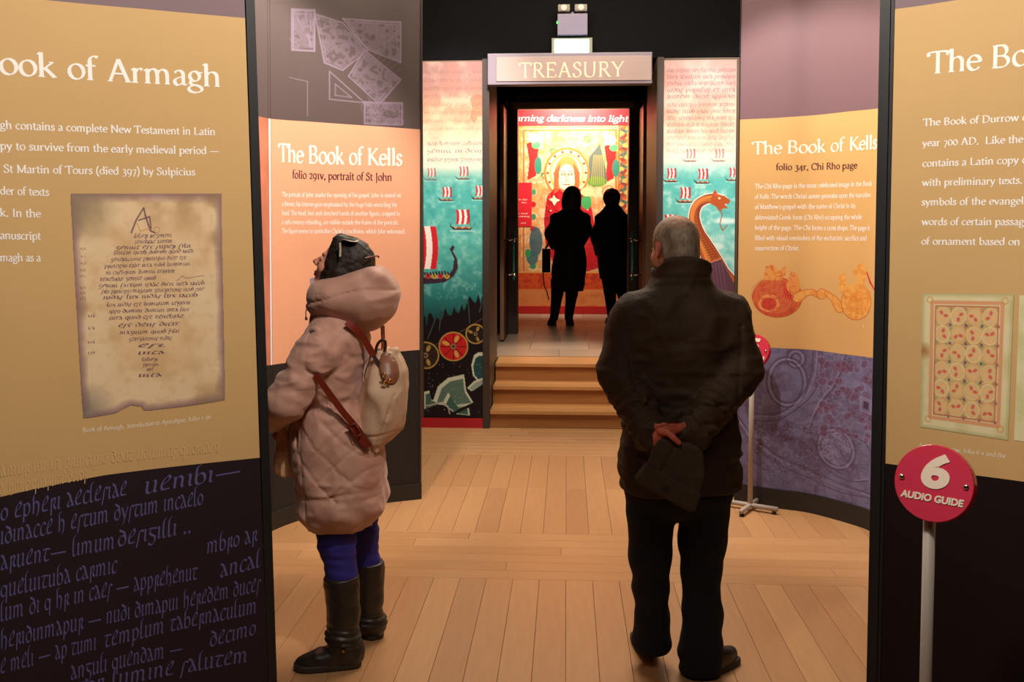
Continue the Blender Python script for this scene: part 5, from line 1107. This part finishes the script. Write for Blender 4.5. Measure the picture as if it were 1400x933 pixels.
def shoe(fig, heel, toe, w_, name='shoe', lift=0.0, m=None, ms=None, hgt=.085, z0=0.0):
    h = np.array(heel, float); t = np.array(toe, float); L_ = np.linalg.norm(t-h); e = (t-h)/L_; sd = np.array([-e[1], e[0]])
    def loc(p): q = p[:, :2]-h; return q@e/L_, q@sd
    def wid(a): return w_*(.72+.28*np.sin(np.clip(a, 0, 1)*PI*.9)+.12*np.clip(a-.45, 0, .3))
    def zl(a): return lift*(1-np.clip(a/.65, 0, 1))
    def f(p):
        a, b = loc(p); ac = np.clip(a, 0, 1); tp = z0+zl(ac)+.03+hgt*(1-.60*np.clip((ac-.2)/.6, 0, 1))
        q = np.stack([(a-.5)*L_, b, p[:, 2]-(z0+.03+zl(ac))], 1); e1 = ellip(q, (0, 0, 0), (L_*.51, w_*1.02, .085)); e1 = sm_max(e1, p[:, 2]-tp, .03)
        hl = np.hypot((a-.22)*L_, b)-w_*.80; e1 = sm_min(e1, sm_max(hl, p[:, 2]-(z0+zl(ac)+hgt+.035), .015), .03); return sm_max(e1, z0+.016+zl(ac)-p[:, 2], .006)
    def g(p):
        a, b = loc(p); ac = np.clip(a, .07, .93); wd_ = wid(ac)*1.05*np.sqrt(np.clip(1-((np.clip(a, .88, 1)-.88)/.125)**2, .02, 1))
        dx = np.abs(a-.5)*L_-L_*.5+.002; d = np.maximum(np.abs(b)-wd_, dx); return np.maximum(np.maximum(d, p[:, 2]-(z0+.024+zl(ac))), z0+zl(ac)-p[:, 2])
    lo = np.minimum(h, t)-w_-.03; hi = np.maximum(h, t)+w_+.03
    o = sdf_obj(name, f, (*lo, z0-.01), (*hi, z0+.14+lift), .0055, m or M_shoe, fig.root, 1)
    sdf_obj('sole', g, (*lo, z0-.02), (*hi, z0+.06+lift), .005, ms or M_sole, o, 0); return o
p0 = P(891, 912, .09); shoe(man, (p0[0], .06), (p0[0]-.02, .33), .043, lift=.035)
p0 = P(957, 930, 0); shoe(man, (p0[0]-.01, -.04), (p0[0]+.155, .11), .046)
# hat held in the left hand
M_hat = mat('brown_knit', (62, 46, 31), .85, .12, 30, .5, 260)
hat_px = [(900, 604), (910, 599), (928, 605), (944, 608), (953, 612), (959.5, 622), (962.5, 646), (957, 668), (954, 676), (948, 697), (942, 697.5), (905, 677), (871, 657), (869.5, 653), (886, 636), (889, 622), (893, 611)]
HY = -.292; hp = [(P(u, v, HY)[0], P(u, v, HY)[2]) for u, v in hat_px]
brim = [(P(u, v, HY)[0], P(u, v, HY)[2]) for u, v in ((884, 634), (869, 654), (870.5, 657.5), (942, 698.5), (949, 697.5), (956, 674))]
hat = empty('knitted_hat', r.location, YAW, 'brown knitted beanie hat held upside down by the man in dark jacket', 'hat')
ax = np.array([brim[0][0]-brim[5][0], brim[0][1]-brim[5][1]]); ax /= np.linalg.norm(ax); pr = np.array([-ax[1], ax[0]])
def hatf(p):
    e = poly2(p[:, 0], p[:, 2], hp)+.012; y = np.abs(p[:, 1]-HY); d = np.hypot(np.maximum(e, 0), y)-.016
    u = p[:, 0]*ax[0]+p[:, 2]*ax[1]; d = sm_max(np.maximum(d, e-.014), y-.02, .01); d = d-.0011*np.sin(u*900)-folds(p, (.05, .05, .05), .003)
    return d+groove(u-((hp[0][0])*ax[0]+hp[0][1]*ax[1])+.055, .004, .004)
def brimf(p):
    e = poly2(p[:, 0], p[:, 2], brim)+.008; y = np.abs(p[:, 1]-HY); u = p[:, 0]*ax[0]+p[:, 2]*ax[1]
    return np.hypot(np.maximum(e, 0), np.maximum(y-.014, 0))-.009-.0012*np.sin(u*800)-folds(p, (.06, .05, .05), .002)
lo = (P(864, 0, HY)[0], HY-.04, P(0, 704, HY)[2]); hi = (P(968, 0, HY)[0], HY+.04, P(0, 592, HY)[2])
sdf_obj('crown', hatf, lo, hi, .0035, M_hat, hat); sdf_obj('turned_up_brim', brimf, lo, hi, .0035, M_hat, hat)
bp = P(909, 666, HY); mb = MB(); mb.lathe((bp[0], HY-.0245, bp[2]), (0, -1, 0), [(0, .012), (.002, .011)], 12); mb.build('stitched_badge', mat('dark_thread', (28, 24, 22), .8), hat)
# ================================================================== WOMAN IN THE PINK-BEIGE COAT
wo = Fig('person', 465, 3.68, 0, 'woman in pinkish-beige quilted hooded coat, blue leggings and black boots looking up'); r = wo.root; P = wo.P
M_coat = mat('dusty_pink_coat', (190, 142, 124), .62, .06, 12, .12, 140, sheen=.2); M_blue = mat('royal_blue_leggings', (42, 34, 128), .8, .08, 20, .15, 200)
M_boot = mat('black_boot_leather', (40, 33, 27), .42, .25, 18, .15, 50)
hc2 = P(470, 365, .01); Mh2 = rotm('Z', -90-10)@rotm('X', -24)
def wo_head(p):
    q = (p-hc2)@Mh2; d = head_field(q, True); nb = P(462, 430, 0)-hc2; return sm_min(d, cone(p-hc2, np.array([.0, 0, -.05]), nb, .055, .055), .03)
def wo_hand(p):
    w0 = P(374, 576, -.07); d = cone(p, w0, P(378, 583, -.03), .024, .026); d = sm_min(d, ellip(p, P(381, 588, -.02), (.024, .035, .022)), .01)
    for i in range(4):
        y = -.05+i*.02; d = sm_min(d, chain(p, [P(380, 592, y), P(375, 597+i*.5, y-.005), P(379, 603, y), P(384, 602, y)], [.0085, .008, .0075, .007], .003), .004)
    return sm_min(d, chain(p, [P(386, 585, -.045), P(391, 592, -.05), P(389, 599, -.045)], [.01, .009, .008], .003), .005)
def wo_body(p):
    d = wo_head(p); d = sm_min(d, chain(p, [P(462, 440), P(450, 540), P(462, 660)], [.11, .10, .12], .03), .05)
    for a, rr in (([(459, 690, -.08), (467, 770, -.09), (470, 870, -.12)], [.055, .045, .03]), ([(493, 700, .10), (500, 770, .115), (502, 850, .12)], [.05, .04, .03])): d = sm_min(d, chain(p, [P(*q) for q in a], rr, .02), .03)
    for y in (-.15, .15): d = sm_min(d, chain(p, [P(440, 470, y), P(395, 550, y*1.2), P(375, 574, y*.5)], [.05, .04, .028], .02), .02)
    return d
sdf_obj('body', wo_body, (-.32, -.26, .04), (.22, .28, P(0, 395)[2]), .014, M_skin, r, 1, lambda V: skin_col((V-hc2)@Mh2, (226, 152, 122)),
        [(wo_head, hc2-[.17, .14, .22], hc2+[.15, .14, .16], .0042), (wo_hand, P(364, 608, -.11), P(398, 568, .06), .003)])
def wo_hair(p):
    q = (p-hc2)@Mh2; d = ellip(q, (0, .014, .032), (.083, .100, .093)); d = sm_min(d, ellip(q, (0, .05, -.03), (.078, .065, .07)), .03)
    d = sm_min(d, ellip(q, (0, -.052, .090), (.046, .028, .026)), .02); d = sm_min(d, ellip(q, (0, .012, -.02), (.094, .04, .06)), .02)
    d = sm_min(d, ellip(q, (0, -.005, -.03), (.086, .070, .10)), .02); d = sm_max(d, -(q[:, 1]+.064+.022*np.clip((q[:, 2]-.04)/.035, 0, 1)), .008); d = np.maximum(d, -q[:, 2]-.125)
    return d-.0035*(vnoise(q@rotm('X', 20), (.006, .05, .012))-.5)*2-.003*(vnoise(q, (.02,)*3)-.5)
def wo_hair_col(V): n = vnoise(V, (.01, .02, .008)); return np.array([36., 25, 16])[None]*(.7+.7*n)[:, None]
sdf_obj('hair', wo_hair, hc2-[.16, .13, .16], hc2+[.16, .13, .18], .0042, M_hair, r, 1, wo_hair_col)
def wcol(rows): return [(P(0, v)[2], ((a+b)/2-465)/F*3.68, 0, (b-a)/2/F*3.68, dd) for v, a, b, dd in rows]
cprof = wcol([(712, 424, 502, .17), (704, 415, 514, .20), (690, 408, 522, .215), (650, 403, 525, .215), (600, 396, 522, .20), (570, 402, 508, .185), (546, 408, 493, .170), (520, 410, 494, .175), (490, 412, 500, .185), (460, 418, 502, .185), (442, 426, 498, .15), (425, 436, 490, .10)])
def coat(p):
    d = column(p, cprof, 2.4)
    zz = p[:, 2]; lowm = np.clip((P(0, 556)[2]-zz)/.03, 0, 1); upm = 1-lowm
    X = p[:, 0]-.55*p[:, 1]; g = 0
    for s in (1, -1):                                     # diagonal quilting
        t = (X+s*zz*1.05)/.118; t = np.abs(t-np.round(t))*.118; g = g+groove(t, .0065, .0042)*lowm*(zz > P(0, 668)[2])
    d = d+g+groove(zz-P(0, 660)[2]-.01*np.sin(p[:, 0]*20), .007, .005)
    wz = P(0, 545)[2]; band = np.exp(-((zz-wz)/.024)**4); d = d+band*(.004+.003*np.sin(np.arctan2(p[:, 1], p[:, 0]+.04)*70))
    d = d+groove(np.abs(p[:, 0]-(P(423, 600)[0]+.03*np.clip(1-(zz-.55)/.3, 0, 1))), .005, .004)*lowm*(p[:, 1] < 0)
    for s in (1, -1):
        t = (X+s*zz*.8)/.10; t = np.abs(t-np.round(t))*.10; d = d+groove(t, .005, .0022)*upm
    d = d-folds(p, (.16, .16, .11), .007)-folds(p+.5, (.06, .07, .04), .004)
    # puffed hem folds
    hm = np.exp(-((zz-P(0, 686)[2])/.05)**2); d = d-hm*(.006*np.sin(p[:, 0]*34+p[:, 1]*22+2.5*zz*12)+.008)
    arms = None
    for sy in (-1, 1):
        sh = P(437, 478, sy*.165); el = P(392, 549, sy*.205) if sy < 0 else P(404, 545, .19); wr = P(374, 572, -.10) if sy < 0 else P(386, 572, .06)
        a = cone(p, sh, el, .082, .070); b = cone(p, el, wr, .068, .050); t = np.clip(((p-sh)@(el-sh))/((el-sh)@(el-sh)), 0, 1)
        a = a-folds(p, (.09, .09, .04), .009)-.005*np.sin(t*26+p[:, 0]*20)*np.clip(t-.15, 0, 1)-folds(p+.2, (.03, .05, .02), .003)
        am = sm_min(a, b-folds(p, (.05, .05, .03), .005), .03); arms = am if arms is None else np.minimum(arms, am)
    # armhole seam
    sh = P(445, 482, -.16); dist = np.linalg.norm((p-sh)*[1, .5, 1], axis=1); arms = arms+groove(dist-.088, .006, .008)*(p[:, 1] < 0)*(p[:, 0] > P(430, 0)[0])
    d = sm_min(d, arms, .012)
    # pocket opening
    pk = P(402, 594, -.16); q = (p-pk)@rotm('Y', -8); d = sm_max(d, -ellip(q, (0, 0, 0), (.009, .05, .055)), .006)
    return d
sdf_obj('coat', coat, (-.34, -.30, P(0, 722)[2]), (.24, .30, P(0, 418)[2]), .0064, M_coat, r, 1)
def hood(p):
    d = ellip(p, P(502, 408, -.0), (.128, .165, .122), rotm('Y', -12)); d = sm_min(d, ellip(p, P(466, 410, -.02), (.115, .14, .088), rotm('Y', 8)), .04)
    d = sm_min(d, ellip(p, P(440, 412, -.02), (.050, .10, .066)), .03)
    d = sm_min(d, ellip(p, P(519, 378, 0), (.05, .12, .035), rotm('Y', 30)), .03)
    q = (p-hc2)@Mh2; d = sm_max(d, -ellip(q, (0, .0, .02), (.085, .11, .115)), .012)      # opening round the head
    cut = P(500, 366)[2]-.0; d = sm_max(d, p[:, 2]-(P(0, 363)[2]+.16*(p[:, 0]-P(515, 0)[0])*(p[:, 0] < P(515, 0)[0])-1.4*np.maximum(0, p[:, 0]-P(521, 0)[0])), .018)
    d = d-folds(p, (.20, .2, .06), .007)-folds(p+.4, (.07, .1, .05), .003)
    s1 = p[:, 2]-(P(0, 401)[2]+.012*np.sin(p[:, 0]*16)+.12*(p[:, 0]-.05)); d = d+groove(s1, .005, .006)*(p[:, 1] < .05)
    cx = P(462, 430)[0]; s2 = np.hypot(p[:, 0]-P(470, 0)[0], (p[:, 2]-P(0, 425)[2]))-.255; d = d+groove(s2, .005, .005)
    s3 = p[:, 2]-(P(0, 418)[2]-.22*(p[:, 0]-P(440, 0)[0])); d = d+groove(s3, .004, .003)*(p[:, 0] < P(470, 0)[0])
    for i, x in enumerate((433, 438, 443)): d = d+groove(p[:, 0]-P(x, 0)[0]-.3*(p[:, 2]-P(0, 415)[2]), .003, .004)*(np.abs(p[:, 2]-P(0, 417)[2]) < .05)
    return d
sdf_obj('hood', hood, (P(418, 0)[0], -.21, P(0, 465)[2]), (P(556, 0)[0], .21, P(0, 352)[2]), .0062, M_coat, r, 1)
def leggings(p):
    d = chain(p, [P(*q) for q in ((456, 690, -.08), (461, 740, -.09), (467, 785, -.10), (470, 815, -.11))], [.080, .070, .057, .050], .02)
    d = np.minimum(d, chain(p, [P(*q) for q in ((490, 690, .10), (494, 730, .11), (501, 770, .115), (502, 800, .12))], [.078, .064, .052, .045], .02)); d = sm_min(d, ellip(p, P(468, 668), (.12, .18, .10)), .03)
    return d-folds(p, (.07, .07, .03), .005)*np.clip((p[:, 2]-P(0, 775)[2])/.1, .2, 1)-.0012*np.sin(p[:, 2]*160+p[:, 0]*30)
sdf_obj('leggings', leggings, (-.17, -.22, P(0, 830)[2]), (.22, .24, P(0, 650)[2]), .007, M_blue, r, 1)
def boot(cx, y, top_v, mid, ank, heel, toe, w_, z0):
    T = P(cx, top_v, y)[2]
    def f(p):
        d = chain(p, [P(*mid[0]), P(*mid[1]), P(*ank), np.array([heel[0]+(toe[0]-heel[0])*.16, heel[1]+(toe[1]-heel[1])*.16, z0+.06])], [.068, .060, .056, .052], .015)
        zz = p[:, 2]; am = np.exp(-((zz-P(*ank)[2])/.035)**2); d = d-am*(.006*np.sin(zz*260+p[:, 0]*30)+.003)
        h = np.array(heel); t = np.array(toe); L_ = np.linalg.norm(t-h); e = (t-h)/L_; q = p[:, :2]-h; a = q@e/L_; b = q@np.array([-e[1], e[0]])
        ac = np.clip(a, 0, 1); wd_ = w_*(.75+.25*np.sin(ac*2.6)); tp = z0+.10-.055*np.clip((ac-.2)/.8, 0, 1)
        ft = ellip(np.stack([(a-.5)*L_, b, p[:, 2]-(z0+.035)], 1), (0, 0, 0), (L_*.5, w_, .085)); ft = sm_max(ft, p[:, 2]-tp, .03)
        d = sm_min(d, ft, .03); d = np.maximum(d, z0+.02-zz); d = np.maximum(d, zz-T); d = d+groove(zz-T+.018, .0035, .003)
        return d-folds(p, (.05, .05, .04), .0025)
    lo = np.array([min(heel[0], toe[0])-.09, min(heel[1], toe[1])-.1, z0-.01]); hi = np.array([max(heel[0], toe[0])+.1, max(heel[1], toe[1])+.12, T+.02])
    b_ = sdf_obj('boot', f, lo, hi, .0055, M_boot, r, 1)
    h = np.array(heel); t = np.array(toe); L_ = np.linalg.norm(t-h); e = (t-h)/L_
    def g(p):
        q = p[:, :2]-h; a = (q@e)/L_; b = q@np.array([-e[1], e[0]]); ac = np.clip(a, 0, 1)
        k = np.sqrt(np.clip(1-((np.clip(ac, .8, 1)-.8)/.205)**2, .05, 1))*np.sqrt(np.clip(1-((.12-np.clip(ac, 0, .12))/.14)**2, .05, 1))
        return np.maximum(np.maximum(np.abs(b)-w_*(.82+.22*np.sin(ac*2.6))*k, np.abs(a-.5)*L_-L_*.5), np.maximum(p[:, 2]-z0-.026, z0-p[:, 2]))
    sdf_obj('sole', g, (lo[0], lo[1], z0-.01), (hi[0], hi[1], z0+.05), .005, M_sole, b_, 0)
    return b_
hx = P(494, 905, -.12)[0]; tx = P(403, 905, -.14)[0]
b1 = boot(468, -.11, 788, ((467, 795, -.105), (470, 840, -.115)), (468, 868, -.125), (hx, -.115), (tx, -.16), .048, 0)
mb = MB(); q = P(469.5, 890.5, -.19); mb.lathe(q, (0, -1, 0), [(-.02, .006), (.006, .006), (.009, .003)], 10); mb.build('brass_stud', mat('aged_brass', (190, 140, 60), .3, metal=1.0), b1)
hx = P(520, 875, .13)[0]; boot(503, .12, 768, ((503, 775, .12), (503, 820, .12)), (503, 845, .125), (hx-.01, .10), (hx-.12, .30), .046, 0)
# hood drawcord and toggle
mb = MB(); mb.tube([P(426, 400, -.09), P(423, 408, -.11), P(420, 418, -.115), P(418, 428, -.115), P(418.5, 437, -.11)], .0022, 6); mb.tube([P(418.5, 434, -.11), P(419, 438, -.11)], .005, 8)
mb.build('drawcord', mat('dark_cord', (60, 40, 38), .7), r, True)
# sunglasses pushed up on the hair
gl = empty('sunglasses', tuple(r.location), YAW, 'sunglasses with pale arm pushed up on the woman\'s dark hair', 'sunglasses')
M_pale = mat('pale_metal', (232, 214, 186), .25, metal=.3); M_lens = mat('dark_lens', (30, 24, 26), .08, spec=.8); M_maroon = mat('maroon_plastic', (110, 40, 36), .35)
yn = -.094
mb = MB(); mb.ribbon([P(465, 332, yn), P(465.5, 342, yn), P(465, 351, yn-.002)], .007, .002, (0, -1, 0)); mb.build('temple_arm', M_pale, gl)
mb = MB(); mb.ribbon([P(465, 332, .094), P(465.5, 342, .094), P(465, 351, .096)], .007, .002, (0, 1, 0)); mb.build('temple_arm', M_pale, gl)
for s in (-1, 1):
    mb = MB(); c0 = P(468, 331, s*.05); c1 = P(489, 329.5, s*.05); ctr = (c0+c1)/2; mb2 = []
    ring_ = [ctr+np.array([.030*math.cos(a), s*.0+.034*math.sin(a), .004*math.sin(2*a)+.003]) for a in np.linspace(0, 2*PI, 25)]
    mb.tube(ring_, .0022, 6, cap=False); fr_ = mb.build('rim', M_pale, gl, True)
    mb = MB(); n = len(ring_); mb.add([ctr+np.array([0, 0, .004])]+ring_[:-1], [(0, i+1, (i+1) % (n-1)+1) for i in range(n-1)]); mb.build('lens', M_lens, fr_)
mb = MB(); mb.tube([P(480, 330, -.017), P(480, 328, 0), P(480, 330, .017)], .002, 6); mb.build('bridge', M_pale, gl, True)
hbq = []
for a in np.linspace(-1.0, 1.0, 15):
    hbq.append(hc2+(np.array([math.sin(a)*.094, .075+.028*math.cos(a), .062+.05*math.cos(a)*.6])@Mh2.T))
mb = MB(); mb.tube(hbq, .003, 8); tag(mb.build('hairband', M_maroon), None); hb = bpy.data.objects['hairband']; hb.parent = r
hb.parent = r
# ---- backpack
bk = empty('backpack', r.location, YAW, 'small cream canvas backpack with red-brown straps on the woman\'s back', 'backpack')
M_canvas = mat('cream_canvas', (206, 170, 140), .7, .06, 10, .15, 120); M_strap = mat('red_brown_leather', (122, 38, 22), .45, .15, 20); M_flap = mat('tan_leather', (142, 88, 60), .4, .25, 14); M_dk = mat('dark_brown_leather', (48, 26, 20), .4); M_gold = mat('gold', (226, 168, 60), .25, metal=1.0)
bprof = [(P(0, v)[2], ((a+b)/2-465)/F*3.68, -.02, (b-a)/2/F*3.68, dd) for v, a, b, dd in ((605, 508, 526, .08), (598, 497, 537, .115), (582, 487, 549, .135), (560, 490, 554, .135), (530, 498, 554.5, .125), (505, 505, 553.5, .10), (490, 509, 547, .075), (481, 513, 541, .05))]
def bag(p):
    d = column(p, bprof, 2.2); d = sm_max(d, -100*np.ones(len(p)), .01)
    ang = np.arctan2(p[:, 1]+.02, p[:, 0]-P(525, 0)[0]); zt = P(0, 486)[2]
    pl = np.clip(1-(zt-p[:, 2])/.16, 0, 1); d = d-pl*.005*np.sin(ang*9)
    d = d-folds(p, (.10, .12, .16), .010)-folds(p+.7, (.05, .06, .08), .004)+groove(p[:, 0]-P(532, 0)[0]-.35*(p[:, 2]-P(0, 560)[2]), .004, .004)*(p[:, 2] < P(0, 530)[2])
    return d+groove(p[:, 2]-P(0, 584)[2]-.006*np.sin(ang*4), .004, .003)
sdf_obj('canvas_sack', bag, (P(480, 0)[0], -.18, P(0, 610)[2]), (P(560, 0)[0], .15, P(0, 476)[2]), .0055, M_canvas, bk, 1)
def flap(p):
    q = (p-P(533, 502, -.075)); q2 = q@rotm('Y', -22); d = np.abs(column(p, bprof, 2.2)-.004)-.0035; e = np.hypot(q2[:, 0]/.034, q2[:, 2]/.062)-1; return np.maximum(sm_max(d, e*.03, .004), p[:, 1]+.01)
sdf_obj('leather_flap', flap, (P(512, 0)[0], -.17, P(0, 530)[2]), (P(558, 0)[0], .02, P(0, 474)[2]), .0042, M_flap, bk, 1)
def strap(name, pts, wd_, m=M_strap, nrm=(0, -1, 0), th=.004):
    mb = MB(); mb.ribbon([Vector(q) for q in catmull([P(*a) for a in pts], 5)], wd_, th, nrm); return mb.build(name, m, bk)
strap('shoulder_strap', [(474, 440, -.165), (484, 449, -.16), (494, 458, -.135), (503, 473, -.115), (511, 487, -.10)], .026, nrm=(.2, -1, .2))
strap('shoulder_strap', [(523, 445, .03), (523.5, 457, .02), (524, 468, .01), (524, 480, .0)], .022, nrm=(.9, -.5, 0))
strap('lower_strap', [(432, 512, -.252), (440, 524, -.240), (455, 545, -.212), (471, 566, -.200), (487, 585, -.185), (505, 611, -.165)], .024, nrm=(0, -1, .05))
strap('strap_end', [(478, 581, -.202), (488, 593, -.196), (500, 607, -.185), (504, 612, -.18)], .030, nrm=(0, -1, .05))
mb = MB(); c = P(486, 587, -.205); 
for a, b in (((478, 583), (486, 579)), ((486, 579), (494, 594)), ((494, 594), (486, 598)), ((486, 598), (478, 583))): mb.tube([P(*a, -.208), P(*b, -.208)], .003, 6)
mb.build('buckle', M_strap, bk, True)
mb = MB(); mb.ribbon([Vector(q) for q in catmull([P(510, 486, -.10), P(517, 496, -.105), P(525, 506, -.115)], 5)], .014, .004, (.2, -1, 0)); mb.build('drawstring_tab', M_dk, bk)
for y in (-.055, -.02):
    mb = MB(); mb.tube(catmull([P(513, 486, y), P(515, 474, y), P(520, 466.5, y), P(526, 466, y), P(527, 474, y), P(525, 484, y)], 6), .0055, 8); mb.build('carry_handle', M_dk, bk, True)
for (u, v, s_) in ((525, 513, .007), (532.5, 521, .006), (525.5, 524, .008)):
    mb = MB(); c = P(u, v, -.152); ring_ = [c+np.array([s_*math.cos(a), 0, s_*math.sin(a)]) for a in np.linspace(0, 2*PI, 17)]; mb.tube(ring_, .0022, 6, cap=False); mb.lathe(c, (0, -1, 0), [(0, s_*.5), (.003, s_*.3)], 10); mb.build('gold_charm', M_gold, bk, True)
# ---- pale scarf hanging from her hand
sc_ = [(384, 582), (380, 596), (379, 612), (377, 625), (379, 640), (384, 648), (392, 651), (398, 648), (398, 630), (396, 612), (396, 596), (394, 584)]
sp = [(P(u, v, -.03)[0], P(u, v, -.03)[2]) for u, v in sc_]
def scarf(p):
    e = poly2(p[:, 0], p[:, 2], sp)+.010; y = p[:, 1]+.03; return np.hypot(np.maximum(e, 0), np.maximum(np.abs(y)-.022, 0))-.012-folds(p, (.018, .03, .12), .006)
sf = empty('scarf', r.location, YAW, 'pale peach fabric scarf hanging from the woman\'s sleeve beside her pocket', 'scarf')
sdf_obj('folded_cloth', scarf, (P(370, 0)[0], -.09, P(0, 658)[2]), (P(404, 0)[0], .03, P(0, 576)[2]), .004, mat('pale_peach_fleece', (232, 182, 140), .9, .1, 30, .4, 160), sf, 1)
mb = MB(); mb.box((P(422.5, 0, .02)[0], -.02, P(0, 398)[2]), (P(427.5, 0, .02)[0], .02, P(0, 380)[2]), 0, .002)
ag = mb.build('audio_handset', mat('pale_lilac_plastic', (200, 184, 200), .4)); ag.location = (0, 0, 0)
tag(ag, 'small pale lilac handset held under the woman\'s chin', 'handset')
ag.location = r.location; ag.rotation_euler = (0, 0, YAW)
# ================================================================== TWO SILHOUETTED VISITORS IN THE TREASURY
M_blk = mat('black_wool', (16, 14, 15), .9); M_navy = mat('navy_coat', (20, 22, 38), .85, .2, 9); M_blkhair = mat('dark_hair', (26, 16, 12), .6)
def visitor(u, depth, label, hu, hv, cprof_, arms, legs, coat_m, hairf, hem_v, feet, hsc=1.0):
    f = Fig('person', u, depth, .47, label); P = f.P; h = P(hu, hv); M_ = rotm('Z', 180)
    def head(p): q = ((p-h)@M_)/hsc; return sm_min(head_field(q), cone(q, (0, .02, -.05), (0, .03, -.2), .05, .06), .03)*hsc
    def body(p):
        d = head(p)
        for a, rr in legs: d = sm_min(d, chain(p, [P(*q) for q in a], rr, .02), .01)
        d = sm_min(d, cone(p, P(u, 300), P(u, 370), .11, .12), .04)
        for a in arms:
            d = sm_min(d, chain(p, [P(*q) for q in a], [.05, .04, .03], .02), .02); w0 = P(*a[-1]); d = sm_min(d, ellip(p, w0+np.array([0, .03, -.01]), (.03, .05, .035)), .02)
        return d
    sdf_obj('body', body, (-.4, -.25, .02), (.4, .32, P(0, hv)[2]+.2), .0135, M_skin, f.root, 1, lambda V: skin_col(((V-h)@M_)/hsc, (196, 132, 104)), [(head, h-[.13, .16, .2], h+[.13, .16, .15], .008)])
    sdf_obj('hair', lambda p: hairf(p, (p-h)@M_, P), h-[.2, .2, .42], h+[.2, .2, .2], .009, M_blkhair, f.root, 1)
    prof_ = [(P(0, v)[2], ((a+b)/2-u)/F*depth, 0, (b-a)/2/F*depth, dd) for v, a, b, dd in cprof_]
    def coat_(p):
        d = column(p, prof_, 2.3)
        for a in arms: d = sm_min(d, chain(p, [P(*q) for q in a], [.075, .068, .052], .02), .03)
        return d-folds(p, (.12, .12, .12), .012)
    sdf_obj('coat', coat_, (-.45, -.3, P(0, hem_v)[2]-.02), (.45, .3, P(0, 280)[2]), .012, coat_m, f.root, 1)
    def leg_(p):
        d = None
        for a, rr in legs: q = chain(p, [P(*q) for q in a], [x+.012 for x in rr], .02); d = q if d is None else np.minimum(d, q)
        return d
    sdf_obj('trousers', leg_, (-.4, -.3, .06), (.4, .4, P(0, hem_v)[2]+.1), .012, M_blk, f.root, 1)
    for hh, tt, w_ in feet: shoe(f, hh, tt, w_, hgt=.10, m=M_blk, ms=M_blk)
    return f
def hairA(p, q, P): d = ellip(q, (0, .02, .03), (.098, .118, .108)); d = sm_min(d, ellip(p, P(781, 278, -.03), (.125, .09, .20)), .05); return np.maximum(d, -(q[:, 1]+.05))-folds(p, (.03, .03, .15), .006)
va = visitor(778, 12.2, 'silhouetted long-haired woman in knee-length black coat with shoulder bag', 782.5, 270,
    [(398, 757, 796, .15), (385, 753.5, 800, .18), (355, 757, 801, .17), (335, 759, 797, .15), (315, 757, 801, .15), (298, 756, 803, .14), (290, 763, 798, .12), (284, 772, 790, .08)],
    [((760, 300, 0), (752.5, 320, .02), (757, 336, .16)), ((799, 300, 0), (802.5, 318, .02), (794, 332, .16))],
    [([(763, 385, 0), (762, 400, 0), (757.5, 435, 0)], [.085, .066, .042]), ([(783, 385, 0), (781.5, 402, 0), (777.5, 435, 0)], [.085, .066, .042])], M_blk, hairA, 398,
    [((-.20, -.05), (-.23, .19), .05), ((-.0, -.05), (.035, .19), .05)])
def hairB(p, q, P): return np.maximum(sm_min(ellip(q, (0, .015, .03), (.108, .118, .112)), ellip(q, (0, .05, -.03), (.085, .065, .07)), .03), -(q[:, 1]+.04))-folds(p, (.03, .03, .03), .01)
vb = visitor(837, 12.4, 'silhouetted short-haired visitor in dark navy hooded coat beside the long-haired woman', 836, 273,
    [(380, 821, 855, .17), (360, 818, 857, .18), (330, 816, 858, .17), (305, 815, 859, .15), (293, 818, 856, .14), (285, 825, 849, .12), (280, 829, 844, .08)],
    [((820, 302, 0), (815.5, 325, .02), (819, 345, .12)), ((855, 302, 0), (858.5, 322, .02), (855, 342, .12))],
    [([(831, 375, 0), (834, 398, 0), (836, 430, 0)], [.085, .07, .045]), ([(848, 375, 0), (850, 396, .05), (857, 430, .12)], [.085, .068, .045])], M_navy, hairB, 380,
    [((-.01, -.05), (-.03, .2), .05), ((.19, .05), (.24, .28), .05)])
bg_ = empty('shoulder_bag', va.root.location, YAW, 'black shoulder bag hanging at the long-haired woman\'s left side', 'bag'); P = va.P
mb = MB(); a = P(741.5, 373, -.05); b = P(752, 340, .10); mb.box(tuple(np.minimum(a, b)), tuple(np.maximum(a, b)), 0, .015); mb.build('bag_body', M_blk, bg_)
mb = MB(); mb.ribbon([Vector(P(*q)) for q in ((746, 340, .03), (754, 325, .0), (756, 305, -.1), (764, 291, -.1))], .025, .006, (-.7, -.7, 0)); mb.build('bag_strap', M_blk, bg_)
mb = MB(); mb.ribbon([Vector(P(*q)) for q in ((742.5, 372, -.06), (743, 382, -.06), (744.5, 392, -.06), (748, 400, -.06), (750.5, 410, -.06))], .014, .004, (0, -1, 0)); mb.build('hanging_strap', M_blk, bg_)
